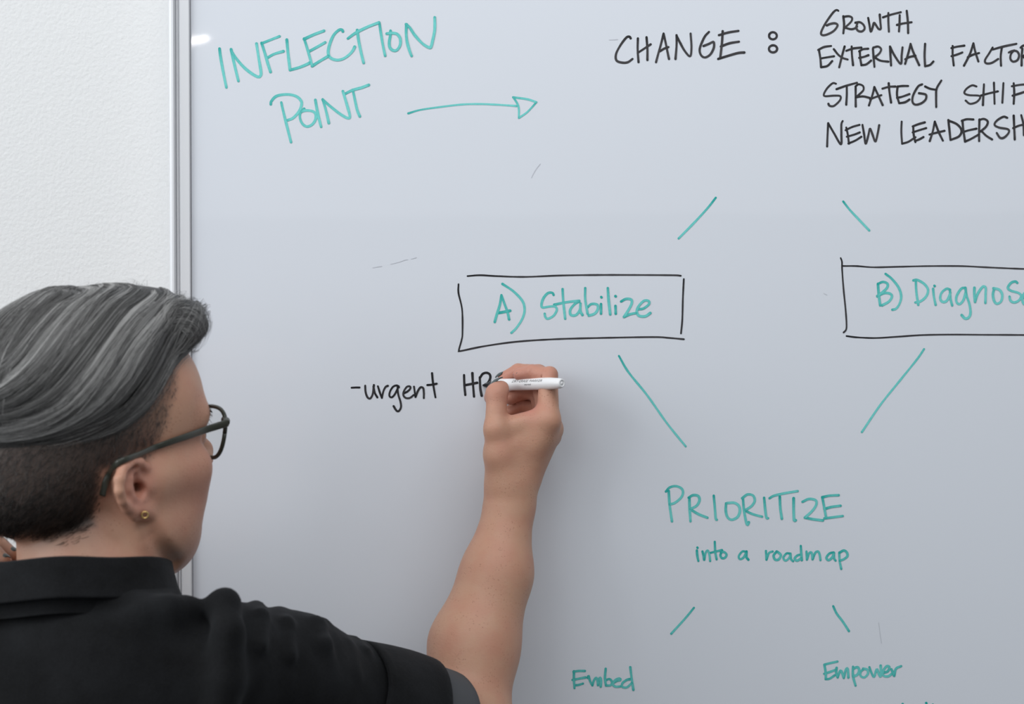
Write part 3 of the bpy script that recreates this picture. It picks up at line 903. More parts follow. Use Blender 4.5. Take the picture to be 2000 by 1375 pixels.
forearm = U(0.014,
            cone(P(1000, 910, 60), P(998, 950, 62), 0.0215, 0.0215),
            cone(P(998, 950, 62), P(996, 985, 64), 0.0225, 0.0235),
            cone(P(996, 985, 64), P(970, 1120, 84), 0.0235, 0.0350), cone(P(970, 1120, 84), P(926, 1262, 108), 0.0350, 0.0440),
            cone(P(926, 1262, 108), P(912, 1390, 138), 0.0440, 0.041))
upper_arm = U(0.02, cone(SH_R + V3(0, 0, -0.008), EL_R, 0.042, 0.043))
ARM_R = U(0.016, U(0.012, hand, forearm), upper_arm)

# ---- neck, trunk, left arm with the hand laid on the left shoulder
NECK_T, NECK_B = HL(mm(-6, 0, -30)), P(192, 1200, 325)
CHEST, WAIST, HIP = P(120, 1570, 315), np.array([-0.40, -0.315, 1.07]), np.array([-0.40, -0.315, 0.90])
neck = U(0.02, cone(NECK_T, NECK_B, 0.060, 0.064), cone(HL(mm(12, 0, -70)), P(190, 1190, 290), 0.045, 0.055))
trunk = U(0.06, ell(CHEST, (0.165, 0.115, 0.17)), ell(WAIST, (0.145, 0.115, 0.17)), ell(HIP, (0.165, 0.125, 0.14)),
          cone(SH_R + V3(0, 0, -0.012), NECK_B + V3(0, 0, -0.06), 0.040, 0.055), cone(SH_L, NECK_B + V3(0, 0, -0.06), 0.055, 0.06))
EL_L, WR_L = P(-420, 1560, 210), P(-185, 1105, 215)
LH = P(-95, 1062, 232)
left_arm = U(0.02, cone(SH_L, EL_L, 0.056, 0.046), cone(EL_L, WR_L, 0.045, 0.027), cone(WR_L, LH, 0.027, 0.026))
LF = []
for k_, (dx, dy, dd, tx, ty, td) in enumerate([(-70, 1052, 215, 24, 1087, 252), (-76, 1062, 232, 8, 1100, 274), (-86, 1076, 250, -20, 1112, 292), (-96, 1090, 266, -46, 1122, 302)]):
    a_, b_ = P(dx, dy, dd), P(tx, ty, td)
    m_ = (a_ + b_) / 2 + V3(0, 0, 0.010)
    LF.append(chain([a_, m_, b_], [0.0105, 0.0092, 0.0072], 0.003))
LF.append(chain([LH, P(-85, 1100, 190), P(-45, 1130, 195)], [0.016, 0.0125, 0.010], 0.004))
left_arm = U(0.01, left_arm, U(0.001, *LF))
legs = U(0.03, *[U(0.02, cone(HIP + V3(s * 0.09, 0, -0.05), V3(-0.40 + s * 0.10, -0.33, 0.47), 0.085, 0.055), cone(V3(-0.40 + s * 0.10, -0.33, 0.47), V3(-0.40 + s * 0.11, -0.34, 0.09), 0.052, 0.036),
         cone(V3(-0.40 + s * 0.11, -0.35, 0.05), V3(-0.40 + s * 0.12 + 0.03, -0.19, 0.035), 0.034, 0.026)) for s in (-1, 1)])
BODY = U(0.03, U(0.03, trunk, legs), left_arm)
BODY = U(0.022, BODY, U(0.006, neck, HEAD))
# crease between the jaw and the neck, running down from the ear lobe
_g = surf([281, 290, 300, 310, 320, 330, 342], [1014, 1030, 1048, 1063, 1078, 1091, 1106], BODY, 0.0004)
BODY = CUT(0.010, BODY, chain(list(_g), [0.0014, 0.0032, 0.0044, 0.0050, 0.0052, 0.0050, 0.0046], 0.001))
BODY = U(0.03, BODY, ARM_R)

GX = axis((-0.95, -0.52, 0.0055), (-0.52, -0.20, 0.0016), (-0.20, -0.09, 0.0024), (-0.09, 0.07, 0.00125))
GY = axis((-0.50, -0.42, 0.004), (-0.42, -0.15, 0.0018), (-0.15, 0.0, 0.0014))
GZ = axis((0.0, 1.24, 0.012), (1.24, 1.36, 0.004), (1.36, 1.68, 0.0015))
import time as _t
_t0 = _t.time()
bv, bf = mesh_sdf(BODY, GX, GY, GZ)
print('body', len(bv), len(bf), round(_t.time() - _t0, 1))


def skin_tint(p):
    """pigment of the skin: 0 neutral .. 1 pink (lips, knuckles, ears, cheeks), second value: lips"""
    q = ((p - HEAD_T) @ HEAD_R) / HS * 1000
    pink = np.zeros(len(p)); lips = np.zeros(len(p))
    blob = lambda c, r: np.exp(-np.sum(((q - np.array(c)) / np.array(r)) ** 2, 1))
    for s in (1, -1):
        pink += 0.6 * blob((56, s * 48, -22), (34, 26, 30)) + 0.7 * blob((-8, s * 84, 0), (22, 14, 26))
        lips += blob((87, s * 9, -41), (9, 13, 6.5))
    pink += 0.5 * blob((106, 0, -11), (14, 14, 12))
    for c, r in ((IDX[1], .012), (IDX[2], .010), (IDX[3], .012), (MID[1], .012), (MID[2], .010), (MID[3], .012), (TH_I, .013), (TH_T, .012), (P(1040, 805, 72), .012), (P(1010, 800, 40), .03)):
        pink += 0.75 * np.exp(-np.sum((p - c) ** 2, 1) / r ** 2)
    return np.clip(pink, 0, 1), np.clip(lips, 0, 1)


M_SKIN = mat('skin', (0.50, 0.31, 0.235), 0.48, 0.4)
_pr = M_SKIN.node_tree.nodes['Principled BSDF']
_pr.inputs['Subsurface Weight'].default_value = 0.12
_pr.inputs['Subsurface Radius'].default_value = (0.006, 0.003, 0.0015)
_pr.inputs['Subsurface Scale'].default_value = 1.0


def _mixcol(m, fac_node, fac_out, a, b):
    mx = nd(m, 'ShaderNodeMix', data_type='RGBA')
    m.node_tree.links.new(fac_node.outputs[fac_out], mx.inputs[0])
    for sock, v in ((6, a), (7, b)):
        if isinstance(v, tuple):
            mx.inputs[sock].default_value = (*v, 1)
        else:
            m.node_tree.links.new(v.outputs[2], mx.inputs[sock])
    return mx


_tc = nd(M_SKIN, 'ShaderNodeTexCoord')
_n1 = nd(M_SKIN, 'ShaderNodeTexNoise', i_Scale=38.0, i_Detail=3.0); ln(M_SKIN, _tc, 'Object', _n1, 'Vector')
_r1 = nd(M_SKIN, 'ShaderNodeMapRange'); _r1.inputs[1].default_value = 0.35; _r1.inputs[2].default_value = 0.68; ln(M_SKIN, _n1, 'Fac', _r1, 'Value')
_m1 = _mixcol(M_SKIN, _r1, 'Result', (0.550, 0.312, 0.210), (0.535, 0.270, 0.184))
_n2 = nd(M_SKIN, 'ShaderNodeTexVoronoi', i_Scale=380.0); ln(M_SKIN, _tc, 'Object', _n2, 'Vector')      # freckles
_n3 = nd(M_SKIN, 'ShaderNodeTexNoise', i_Scale=60.0, i_Detail=2.0); ln(M_SKIN, _tc, 'Object', _n3, 'Vector')
_r2 = nd(M_SKIN, 'ShaderNodeMapRange'); _r2.inputs[1].default_value = 0.30; _r2.inputs[2].default_value = 0.12; ln(M_SKIN, _n2, 'Distance', _r2, 'Value')
_r3 = nd(M_SKIN, 'ShaderNodeMapRange'); _r3.inputs[1].default_value = 0.47; _r3.inputs[2].default_value = 0.66; ln(M_SKIN, _n3, 'Fac', _r3, 'Value')
_mu = nd(M_SKIN, 'ShaderNodeMath', operation='MULTIPLY'); ln(M_SKIN, _r2, 'Result', _mu, 0); ln(M_SKIN, _r3, 'Result', _mu, 1)
_m2 = _mixcol(M_SKIN, _mu, 'Value', _m1, (0.37, 0.175, 0.110))
_a1 = nd(M_SKIN, 'ShaderNodeAttribute', attribute_name='pink')
_m3 = _mixcol(M_SKIN, _a1, 'Fac', _m2, (0.52, 0.215, 0.165))
_a2 = nd(M_SKIN, 'ShaderNodeAttribute', attribute_name='lips')
_m4 = _mixcol(M_SKIN, _a2, 'Fac', _m3, (0.42, 0.13, 0.12))
M_SKIN.node_tree.links.new(_m4.outputs[2], _pr.inputs['Base Color'])
_b0 = bump(M_SKIN, 260.0, 0.16, 0.0012, 3.0, None, (1, 1, 1.8))
_b1 = bump(M_SKIN, 90.0, 0.10, 0.002, 4.0, _b0)
bump(M_SKIN, 900.0, 0.16, 0.0006, 2.0, _b1)
person = props(empty('person', (-0.40, -0.33, 0.0)), 'person with swept grey hair and black shirt seen from behind, writing on whiteboard', 'person')
_pk, _lp = skin_tint(bv)
body = link('body', np_mesh('body', bv, bf, {'pink': _pk, 'lips': _lp}), M_SKIN, person)
# ------------------------------------------------------------------ nails
M_NAIL = mat('grey_green_nail_polish', (0.045, 0.062, 0.060), 0.30, 0.35, 0.0, 0.15)


def nail(c, d, nrm, w, l, r):
    """curved plate: c centre, d towards the free edge, nrm outward, w width, l length, r radius of curvature"""
    fr = rot_axes(d, nrm)
    d, n, s = fr[:, 0], fr[:, 1], fr[:, 2]
    NU, NV, th = 12, 10, 0.0006
    V, F = [], []
    for side in (0, 1):
        for i in range(NU + 1):
            u = -1 + 2 * i / NU
            half = w / 2 * (1 - max(0, -u) ** 3 * 0.45 - max(0, u) ** 4 * 0.35)
            for j in range(NV + 1):
                a = (-1 + 2 * j / NV) * half / r
                up = r * math.cos(a) - r - 0.0010 * u * u + (th if side == 0 else 0.0)
                V.append(c + d * (u * l / 2) + s * (r * math.sin(a)) + n * up)
    q = NV + 1
    for i in range(NU):
        for j in range(NV):
            a = i * q + j
            F.append((a, a + 1, a + q + 1, a + q)); b = a + (NU + 1) * q
            F.append((b, b + q, b + q + 1, b + 1))
    o = (NU + 1) * q
    for i in range(NU):
        for j in (0, NV):
            F.append((i * q + j, (i + 1) * q + j, (i + 1) * q + j + o, i * q + j + o))
    for j in range(NV):
        for i in (0, NU):
            F.append((i * q + j, i * q + j + 1, i * q + j + 1 + o, i * q + j + o))
    poly_obj('fingernail', V, F, M_NAIL, body)


nail(P(968.5, 740.8, 60), P(951, 750, 42) - P(983, 735, 70), V3(-0.20, -0.42, 0.88), 0.0125, 0.0165, 0.0085)
nail(P(975, 729.5, 15), P(967, 735, 9) - P(984, 726, 20), V3(-0.55, -0.08, 0.84), 0.0095, 0.0115, 0.0065)
nail(P(1009.5, 725.0, 45), P(1001, 729, 38) - P(1019, 721, 52), V3(-0.45, -0.10, 0.88), 0.0095, 0.0105, 0.0065)
for (tx, ty, td, px_, py_, pd) in ((24, 1087, 252, -14, 1063, 236), (8, 1100, 274, -30, 1075, 256), (-20, 1112, 292, -54, 1088, 274), (-46, 1122, 302, -76, 1100, 286)):
    a_, b_ = P(tx, ty, td), P(px_, py_, pd)
    nail(a_ + (b_ - a_) * 0.12 + V3(0.003, 0.0, 0.0068), a_ - b_, V3(0.45, -0.1, 0.9), 0.0095, 0.0115, 0.0065)

# ------------------------------------------------------------------ eyes, brows and lashes
M_EYE = mat('eye_white', (0.75, 0.72, 0.70), 0.15, 0.5)
M_IRIS = mat('iris', (0.05, 0.07, 0.07), 0.1, 0.6)
for s_ in (-1, 1):
    c_ = HL(mm(76.5, s_ * 32, 19))
    bm = bmesh.new(); bmesh.ops.create_uvsphere(bm, u_segments=24, v_segments=16, radius=0.0122 * HS)
    bmesh.ops.translate(bm, vec=Vector(c_), verts=bm.verts)
    eye = bm_obj('eye', bm, M_EYE, body, True)
    gz = HEAD_R @ V3(0.97, s_ * 0.02 - 0.2, -0.03); gz /= np.linalg.norm(gz)
    path = [c_ + gz * (0.0119 + t * 0.0010) * HS for t in (0, 0.5, 1.0)]
    v_, f_ = tube(path, np.array([0.0056, 0.0052, 0.0030]) * HS, 16)
    poly_obj('iris', v_, f_, M_IRIS, eye)

# ------------------------------------------------------------------ marker in the hand
M_WHITE = mat('white_plastic', (0.86, 0.86, 0.87), 0.32, 0.5)
M_BLKP = mat('black_plastic', (0.012, 0.012, 0.013), 0.25, 0.5)
M_PRINT = mat('black_print', (0.03, 0.03, 0.032), 0.5)
M_PRINT2 = mat('thin_grey_print', (0.14, 0.14, 0.145), 0.5)
MK0, MK1 = P(943, 752.5, 0.4), P(1098, 748.5, 88)
ML = float(np.linalg.norm(MK1 - MK0))
mfr = rot_axes(MK1 - MK0, V3(0, -1, 0.0))
ma, mn, ms = mfr[:, 0], mfr[:, 1], mfr[:, 2]           # along, towards the viewer, across
marker = props(empty('marker', tuple(MK0)), 'white dry-erase marker held in the writing hand, black tip on the board', 'marker')


def lathe(name, prof, material, sides=40):
    V, F = [], []
    for s, r in prof:
        for j in range(sides):
            t = 2 * math.pi * j / sides
            V.append(MK0 + ma * s + (mn * math.cos(t) + ms * math.sin(t)) * r)
    for i in range(len(prof) - 1):
        for j in range(sides):
            F.append((i * sides + j, i * sides + (j + 1) % sides, (i + 1) * sides + (j + 1) % sides, (i + 1) * sides + j))
    F.append(tuple(range(sides))[::-1])
    F.append(tuple((len(prof) - 1) * sides + j for j in range(sides)))
    return poly_obj(name, V, F, material, marker)


lathe('nib', [(0.0, 0.0006), (0.0006, 0.0012), (0.0030, 0.0015), (0.0050, 0.0015)], M_BLKP)
lathe('tip_cone', [(0.0035, 0.0019), (0.0042, 0.0024), (0.0120, 0.0036), (0.0128, 0.0046), (0.0175, 0.0050), (0.0180, 0.0046)], M_BLKP)
RB = 0.0064
lathe('barrel', [(0.0178, 0.0048), (0.0182, 0.0056), (0.0200, 0.0059), (0.0260, RB), (ML - 0.0170, 0.0062), (ML - 0.0080, 0.0056), (ML - 0.0030, 0.0052), (ML - 0.0008, 0.0047), (ML, 0.0040),
                 (ML, 0.0030), (ML - 0.0008, 0.0027), (ML - 0.0008, 0.0016), (ML, 0.0014)], M_WHITE)


def print_text(body_text, s0, s1, height, ang, shear, material, name, label):
    cu = bpy.data.curves.new(name, 'FONT')
    cu.body = body_text
    cu.size = 1.0
    cu.shear = shear
    cu.space_character = 1.12
    cu.resolution_u = 3
    to = bpy.data.objects.new(name, cu)
    COL.objects.link(to)
    dg = bpy.context.evaluated_depsgraph_get()
    me = bpy.data.meshes.new_from_object(to.evaluated_get(dg))
    bpy.data.objects.remove(to, do_unlink=True)
    bm = bmesh.new(); bm.from_mesh(me)
    bmesh.ops.subdivide_edges(bm, edges=bm.edges, cuts=1)
    xs = [v.co.x for v in bm.verts]; ys = [v.co.y for v in bm.verts]
    x0, x1, y0, y1 = min(xs), max(xs), min(ys), max(ys)
    for v in bm.verts:
        s = s0 + (v.co.x - x0) / (x1 - x0) * (s1 - s0)
        a = ang + ((v.co.y - y0) / (y1 - y0) - 0.5) * height / RB
        p = MK0 + ma * s + (mn * math.cos(a) + MUP * math.sin(a)) * (RB + 0.00006)
        v.co = Vector(p)
    bm.to_mesh(me); bm.free()
    me.materials.clear()
    o = link(name, me, material, marker, False)
    o['label'] = label


MUP = ms if ms[2] > 0 else -ms
print_text('DRY-ERASE', 0.0520, 0.0765, 0.0029, 0.62, 0.28, M_PRINT, 'printed_text', 'bold slanted black print reading DRY-ERASE')
print_text('MARKER', 0.0780, 0.0965, 0.0027, 0.62, 0.28, M_PRINT2, 'printed_text', 'thin slanted grey print reading MARKER')
print_text('FINE POINT', 0.0715, 0.0815, 0.0016, -0.02, 0.0, M_PRINT, 'printed_text', 'tiny black print reading FINE POINT')

# ------------------------------------------------------------------ glasses
M_FRAME = mat('dark_olive_acetate', (0.040, 0.042, 0.032), 0.3, 0.5)
M_GLASS = bpy.data.materials.new('clear_lens'); M_GLASS.use_nodes = True
_nt = M_GLASS.node_tree
_nt.nodes.remove(_nt.nodes['Principled BSDF'])
_tr, _gl, _mx, _fr = (_nt.nodes.new(k) for k in ('ShaderNodeBsdfTransparent', 'ShaderNodeBsdfGlossy', 'ShaderNodeMixShader', 'ShaderNodeFresnel'))
_tr.inputs[0].default_value = (0.955, 0.97, 0.965, 1); _gl.inputs['Roughness'].default_value = 0.02; _fr.inputs[0].default_value = 1.45
_nt.links.new(_fr.outputs[0], _mx.inputs[0]); _nt.links.new(_tr.outputs[0], _mx.inputs[1]); _nt.links.new(_gl.outputs[0], _mx.inputs[2])
_nt.links.new(_mx.outputs[0], _nt.nodes['Material Output'].inputs[0])
HINGE, EARB = P(459, 826, 268), P(238, 899, 352)
gw = HEAD_R[:, 1]                                                    # towards the person's left
gu0 = HEAD_R[:, 2] * 0.97 + HEAD_R[:, 0] * 0.20
gfr = rot_axes(gw, gu0); gw, gu, gn = gfr[:, 0], gfr[:, 1], gfr[:, 2]
if gn @ HEAD_R[:, 0] < 0:
    gn = -gn
GO = HINGE + gw * 0.069 - gu * 0.008
glasses = props(empty('eyeglasses', tuple(GO)), 'dark olive framed eyeglasses worn by the person at the whiteboard', 'glasses')
GP = lambda w, u, n=0.0: GO + gw * w + gu * u + gn * n


def lens_outline(s, grow=0.0, n=48):
    out = []
    for i in range(n):
        t = 2 * math.pi * i / n
        c, q = math.cos(t), math.sin(t)
        x = math.copysign(abs(c) ** 0.78, c) * (0.0258 + grow)
        y = math.copysign(abs(q) ** 0.80, q) * ((0.0215 if q > 0 else 0.0245) + grow)
        x *= 1 + 0.10 * y / 0.02
        w = s * 0.0365 + (x if s > 0 else -x)
        out.append(GP(w, y - 0.002, -0.000 - 1.4 * (abs(w) ** 2)))
    return np.array(out)


fr_parts = []
for s_ in (-1, 1):
    ol = lens_outline(s_)
    fr_parts.append(tube(np.vstack([ol, ol[:1]]), 0.0019, 8, flat=(1.0, 1.0)))
    me = bpy.data.meshes.new('lens')
    il = lens_outline(s_, -0.0004)
    cen = il.mean(0) + gn * 0.001
    me.from_pydata([tuple(p) for p in il] + [tuple(cen)], [], [(i, (i + 1) % len(il), len(il)) for i in range(len(il))])
    link('lens', me, M_GLASS, glasses)
br = catmull([GP(-0.0125, 0.006, -0.0002), GP(-0.005, 0.0095, 0.001), GP(0.005, 0.0095, 0.001), GP(0.0125, 0.006, -0.0002)], 0.002)
fr_parts.append(tube(br, 0.0021, 8))
for s_ in (-1, 1):
    fr_parts.append(tube(catmull([GP(s_ * 0.0575, 0.010, -0.0040), GP(s_ * 0.0650, 0.0095, -0.0062), GP(s_ * 0.0690, 0.0080, -0.0090)], 0.001), np.linspace(0.0026, 0.0034, 14) if False else 0.0030, 10))
tubes_obj('front_rim', fr_parts, M_FRAME, glasses)
hd = lambda q: ((np.asarray(q) - HEAD_T) @ HEAD_R) / HS
for s_ in (-1, 1):
    sp = surf([400, 372, 345, 322, 300, 275, 250], [840, 850, 859, 867, 875, 886, 896], HEAD, 0.0028)
    pts = [GP(-0.0690, 0.0080, -0.0075)] + [p for p in sp] + [p for p in surf([228, 214, 205, 200], [906, 924, 948, 968], U(0.01, HEAD, neck), 0.0022)]
    pts = [hd(p) for p in pts]
    if s_ > 0:
        pts = [p * V3(1, -1, 1) for p in pts]
    path = catmull([HL(p) for p in pts], 0.002)
    t = np.linspace(0, 1, len(path))
    rr = np.interp(t, [0, 0.3, 0.62, 0.75, 1], [0.0034, 0.0030, 0.0024, 0.0026, 0.0030])
    v_, f_ = tube(path, rr, 12, flat=(0.42, 1.0), up=HEAD_R[:, 2])
    poly_obj('temple', v_, f_, M_FRAME, glasses)

# ------------------------------------------------------------------ small gold hoop in the ear lobe
M_GOLD = mat('gold', (0.80, 0.55, 0.22), 0.25, 0.5, 1.0)
hc = surf(283, 1002, HEAD, 0.0006)[0] + V3(0, 0, -0.0016)
th_ = np.linspace(0, 2 * np.pi, 24, endpoint=False)
v_, f_ = tube(np.array([hc + 0.0026 * (math.cos(t) * V3(0.9, 0.35, 0) + math.sin(t) * V3(0, 0, 1)) for t in th_]), 0.0008, 8, closed=True)
props(poly_obj('earring', v_, f_, M_GOLD, None), 'tiny gold hoop earring in the lobe of the ear', 'earring')
# ------------------------------------------------------------------ black shirt
SLV = lambda f: SH_R * (1 - f) + EL_R * f          # point along the upper arm
SA = (EL_R - SH_R) / np.linalg.norm(EL_R - SH_R)


def fold(pts, r0, r1=None):
    r1 = r0 if r1 is None else r1
    rs = np.linspace(r0, r1, len(pts))
    return U(0.006, *[cone(P(*pts[i]), P(*pts[i + 1]), rs[i], rs[i + 1]) for i in range(len(pts) - 1)])


sh = U(0.05, ell(P(110, 1650, 325), (0.205, 0.150, 0.205)), cone(P(60, 1262, 342), P(210, 1264, 342), 0.056, 0.056), cone(P(210, 1264, 342), P(300, 1285, 335), 0.056, 0.046), ell(WAIST, (0.165, 0.135, 0.20)), ell(HIP + V3(0, 0, 0.03), (0.185, 0.145, 0.14)),
       cone(P(250, 1335, 330), P(400, 1352, 332), 0.052, 0.050), cone(P(60, 1290, 335), SH_L, 0.062, 0.066), cone(P(250, 1325, 330), P(60, 1310, 335), 0.060, 0.062))
sh = U(0.02, sh, cone(P(440, 1300, 335), P(560, 1330, 285), 0.056, 0.057), cone(P(560, 1330, 285), P(715, 1376, 222), 0.057, 0.055))
sh = U(0.02, sh, cone(SH_L, EL_L * 0.75 + SH_L * 0.25, 0.068, 0.060))
# shoulder-seam ridge with a valley before it, then the bunched creases along the sleeve
sh = CUT(0.022, sh, fold([(390, 1162, 290), (394, 1168, 335), (397, 1186, 368), (396, 1230, 402), (390, 1280, 424), (384, 1350, 438)], 0.0095, 0.0120))
sh = U(0.013, sh, fold([(430, 1182, 345), (438, 1182, 366), (446, 1235, 388), (440, 1330, 396), (426, 1420, 402)], 0.0115, 0.013))
for pl, r in (([(500, 1188, 310), (510, 1205, 345), (508, 1260, 372)], 0.008), ([(545, 1203, 290), (560, 1219, 325), (565, 1280, 350)], 0.008),
              ([(600, 1220, 270), (618, 1222, 296), (634, 1258, 318), (640, 1330, 320)], 0.0080), ([(630, 1218, 268), (634, 1221, 280)], 0.0055),
              ([(655, 1246, 245), (672, 1266, 280), (690, 1320, 296)], 0.0075), ([(690, 1254, 240), (712, 1275, 262), (722, 1330, 272)], 0.0065)):
    sh = U(0.006, sh, fold(pl, r, r * 0.8))
for pl, r in (
              ([(0, 1215, 410), (60, 1255, 430), (100, 1300, 445)], 0.006), ([(60, 1180, 398), (200, 1186, 400), (300, 1172, 385)], 0.005)):
    sh = CUT(0.012, sh, fold(pl, r, r))
sh = U(0.025, sh, fold([(280, 1196, 386), (330, 1186, 380), (362, 1188, 364)], 0.007, 0.008))
# the body must stay inside: hollow is filled, cloth is the outer surface
sx = axis((-0.95, -0.50, 0.006), (-0.50, -0.10, 0.0028)); sy = axis((-0.52, -0.12, 0.0032)); sz = axis((0.78, 1.26, 0.012), (1.26, 1.50, 0.0028))
_rs = np.random.default_rng(3)
_wv = [(_rs.normal(size=3) * V3(26, 26, 26), _rs.uniform(0, 6.28), _rs.uniform(0.4, 1.0)) for _ in range(14)]


def wrinkle(p, d):
    w = sum(a * np.sin(p @ k + ph) for k, ph, a in _wv)
    return d + 0.00055 * w + 0.0012 * np.sin(p @ V3(30, 20, 62) + 1.5 * np.sin(p @ V3(14, 9, -12)))


shv, shf = mesh_sdf(sh, sx, sy, sz, wrinkle)
M_SHIRT = mat('black_denim_cotton', (0.006, 0.006, 0.007), 0.85, 0.18)
_p = M_SHIRT.node_tree.nodes['Principled BSDF']
_p.inputs['Sheen Weight'].default_value = 0.06
_p.inputs['Sheen Roughness'].default_value = 0.6
_p.inputs['Sheen Tint'].default_value = (0.6, 0.63, 0.68, 1)
_tc = nd(M_SHIRT, 'ShaderNodeTexCoord')
_n = nd(M_SHIRT, 'ShaderNodeTexNoise', i_Scale=26.0, i_Detail=5.0); ln(M_SHIRT, _tc, 'Object', _n, 'Vector')
_n2 = nd(M_SHIRT, 'ShaderNodeTexNoise', i_Scale=700.0, i_Detail=2.0); ln(M_SHIRT, _tc, 'Object', _n2, 'Vector')
_ad = nd(M_SHIRT, 'ShaderNodeMath', operation='MULTIPLY_ADD'); ln(M_SHIRT, _n2, 'Fac', _ad, 0); _ad.inputs[1].default_value = 0.5; ln(M_SHIRT, _n, 'Fac', _ad, 2)
_r = nd(M_SHIRT, 'ShaderNodeMapRange'); _r.inputs[1].default_value = 0.55; _r.inputs[2].default_value = 1.0; ln(M_SHIRT, _ad, 'Value', _r, 'Value')
_m = _mixcol(M_SHIRT, _r, 'Result', (0.0014, 0.0015, 0.0019), (0.0080, 0.0086, 0.0100))
M_SHIRT.node_tree.links.new(_m.outputs[2], _p.inputs['Base Color'])
_b1 = bump(M_SHIRT, 60.0, 0.35, 0.003, 4.0)
bump(M_SHIRT, 1400.0, 0.35, 0.0005, 1.0, _b1)
M_LINING = mat('grey_lining', (0.085, 0.088, 0.095), 0.85, 0.2)
bump(M_LINING, 1200.0, 0.4, 0.0005, 1.0)
shirt = link('shirt', np_mesh('shirt', shv, shf), M_SHIRT, person)
shirt['label'] = 'black shirt with rolled short sleeves'


def sleeve_ring(f0, f1, r0, r1, name, material, thick=0.003, wav=0.0012, n=64, m=10, skew=(0, 0, 0)):
    fr = rot_axes(SA, V3(0, -1, 0)); u, v = fr[:, 1], fr[:, 2]
    V, F = [], []
    prof = [(f0 + (f1 - f0) * i / m, r0 + (r1 - r0) * i / m + (0.0012 * math.sin(math.pi * i / m))) for i in range(m + 1)]
    prof = prof + [(f1 + 0.006, r1 - thick * 0.5), (f1, r1 - thick)] + [(f1 + (f0 - f1) * i / 3, r1 - thick + (r0 - r1) * i / 3) for i in (1, 2, 3)]
    for pi_, (f, r) in enumerate(prof):
        c = SLV(f) + np.array(skew) * f
        for j in range(n):
            t = 2 * math.pi * j / n
            rr = r + wav * math.sin(3 * t + 9 * f) + 0.6 * wav * math.sin(5 * t - 14 * f)
            V.append(c + (u * math.cos(t) + v * math.sin(t)) * rr)
    q = len(prof)
    for i in range(q):
        for j in range(n):
            a, b = i * n + j, i * n + (j + 1) % n
            c_, d_ = ((i + 1) % q) * n + (j + 1) % n, ((i + 1) % q) * n + j
            F.append((a, b, c_, d_))
    return poly_obj(name, V, F, material, shirt)


sleeve_ring(0.48, 0.745, 0.0585, 0.0585, 'cuff', M_SHIRT)
sleeve_ring(0.60, 0.885, 0.0530, 0.0515, 'cuff_lining', M_LINING)['label'] = 'grey lining showing under the rolled cuff'
# collar: a folded band round the neck, higher at the nape than at the throat
CC = P(126, 1104, 325)
cf = V3(-0.28, 0.96, 0); cf /= np.linalg.norm(cf)
tl = rad(14)
cup = V3(0, 0, 1) * math.cos(tl) + cf * math.sin(tl)
cfr = rot_axes(cup, cf); cu_, cfw, csd = cfr[:, 0], cfr[:, 1], cfr[:, 2]
V, F = [], []
prof = [(-0.040, 0.0705), (-0.010, 0.0700), (-0.001, 0.0715), (0.0005, 0.0735), (-0.0015, 0.0760), (-0.010, 0.0775), (-0.022, 0.0800), (-0.031, 0.0830), (-0.0325, 0.0838), (-0.0335, 0.0828), (-0.031, 0.0815), (-0.030, 0.0770), (-0.045, 0.0765)]
NC = 96
for h, r in prof:
    for j in range(NC):
        t = 2 * math.pi * j / NC
        wob = 0.0009 * math.sin(4 * t + 1) + 0.0007 * math.sin(7 * t)
        V.append(CC + cu_ * (h + 0.6 * wob) + (csd * math.cos(t) * 1.16 + cfw * math.sin(t) * 0.97) * (r + wob))
for i in range(len(prof) - 1):
    for j in range(NC):
        F.append((i * NC + j, i * NC + (j + 1) % NC, (i + 1) * NC + (j + 1) % NC, (i + 1) * NC + j))
poly_obj('collar', V, F, M_SHIRT, shirt)

# trousers and shoes below the view, so the person stands on the floor
M_TROUSER = mat('dark_trousers', (0.02, 0.022, 0.03), 0.85, 0.2)
tr = U(0.05, ell(HIP + V3(0, 0, -0.01), (0.19, 0.15, 0.13)), *[U(0.02, cone(HIP + V3(s * 0.09, 0, -0.05), V3(-0.40 + s * 0.10, -0.33, 0.47), 0.108, 0.080), cone(V3(-0.40 + s * 0.10, -0.33, 0.47), V3(-0.40 + s * 0.11, -0.34, 0.12), 0.080, 0.070)) for s in (-1, 1)])
tv, tf = mesh_sdf(tr, axis((-0.72, -0.08, 0.012)), axis((-0.60, -0.10, 0.012)), axis((0.03, 1.08, 0.014)))
link('trousers', np_mesh('trousers', tv, tf), M_TROUSER, person)
M_SHOE = mat('black_shoe_leather', (0.012, 0.012, 0.012), 0.4, 0.5)
for s in (-1, 1):
    fx = -0.40 + s * 0.115
    sd = U(0.03, cone(V3(fx, -0.375, 0.045), V3(fx + 0.03, -0.20, 0.038), 0.043, 0.040), cone(V3(fx, -0.36, 0.06), V3(fx, -0.35, 0.11), 0.045, 0.050))
    vv, ff = mesh_sdf(sd, axis((fx - 0.10, fx + 0.14, 0.008)), axis((-0.46, -0.12, 0.008)), axis((-0.01, 0.18, 0.008)))
    vv[:, 2] = np.maximum(vv[:, 2], 0.001)
    link('shoe', np_mesh('shoe', vv, ff), M_SHOE, person)
# ------------------------------------------------------------------ hair: cropped sides, long swept top
HR = np.random.default_rng(11)
hloc = lambda p: ((p - HEAD_T) @ HEAD_R) / HS * 1000             # world -> head-local millimetres
hwor = lambda q: (q * 0.001 * HS) @ HEAD_R.T + HEAD_T
hsdf = lambda p: sdf(HEAD, p)


def grad(f, p, e=0.0008):
    g = np.stack([f(p + np.array(v)) - f(p - np.array(v)) for v in ((e, 0, 0), (0, e, 0), (0, 0, e))], -1)
    return g / (np.linalg.norm(g, axis=-1)[..., None] + 1e-12)


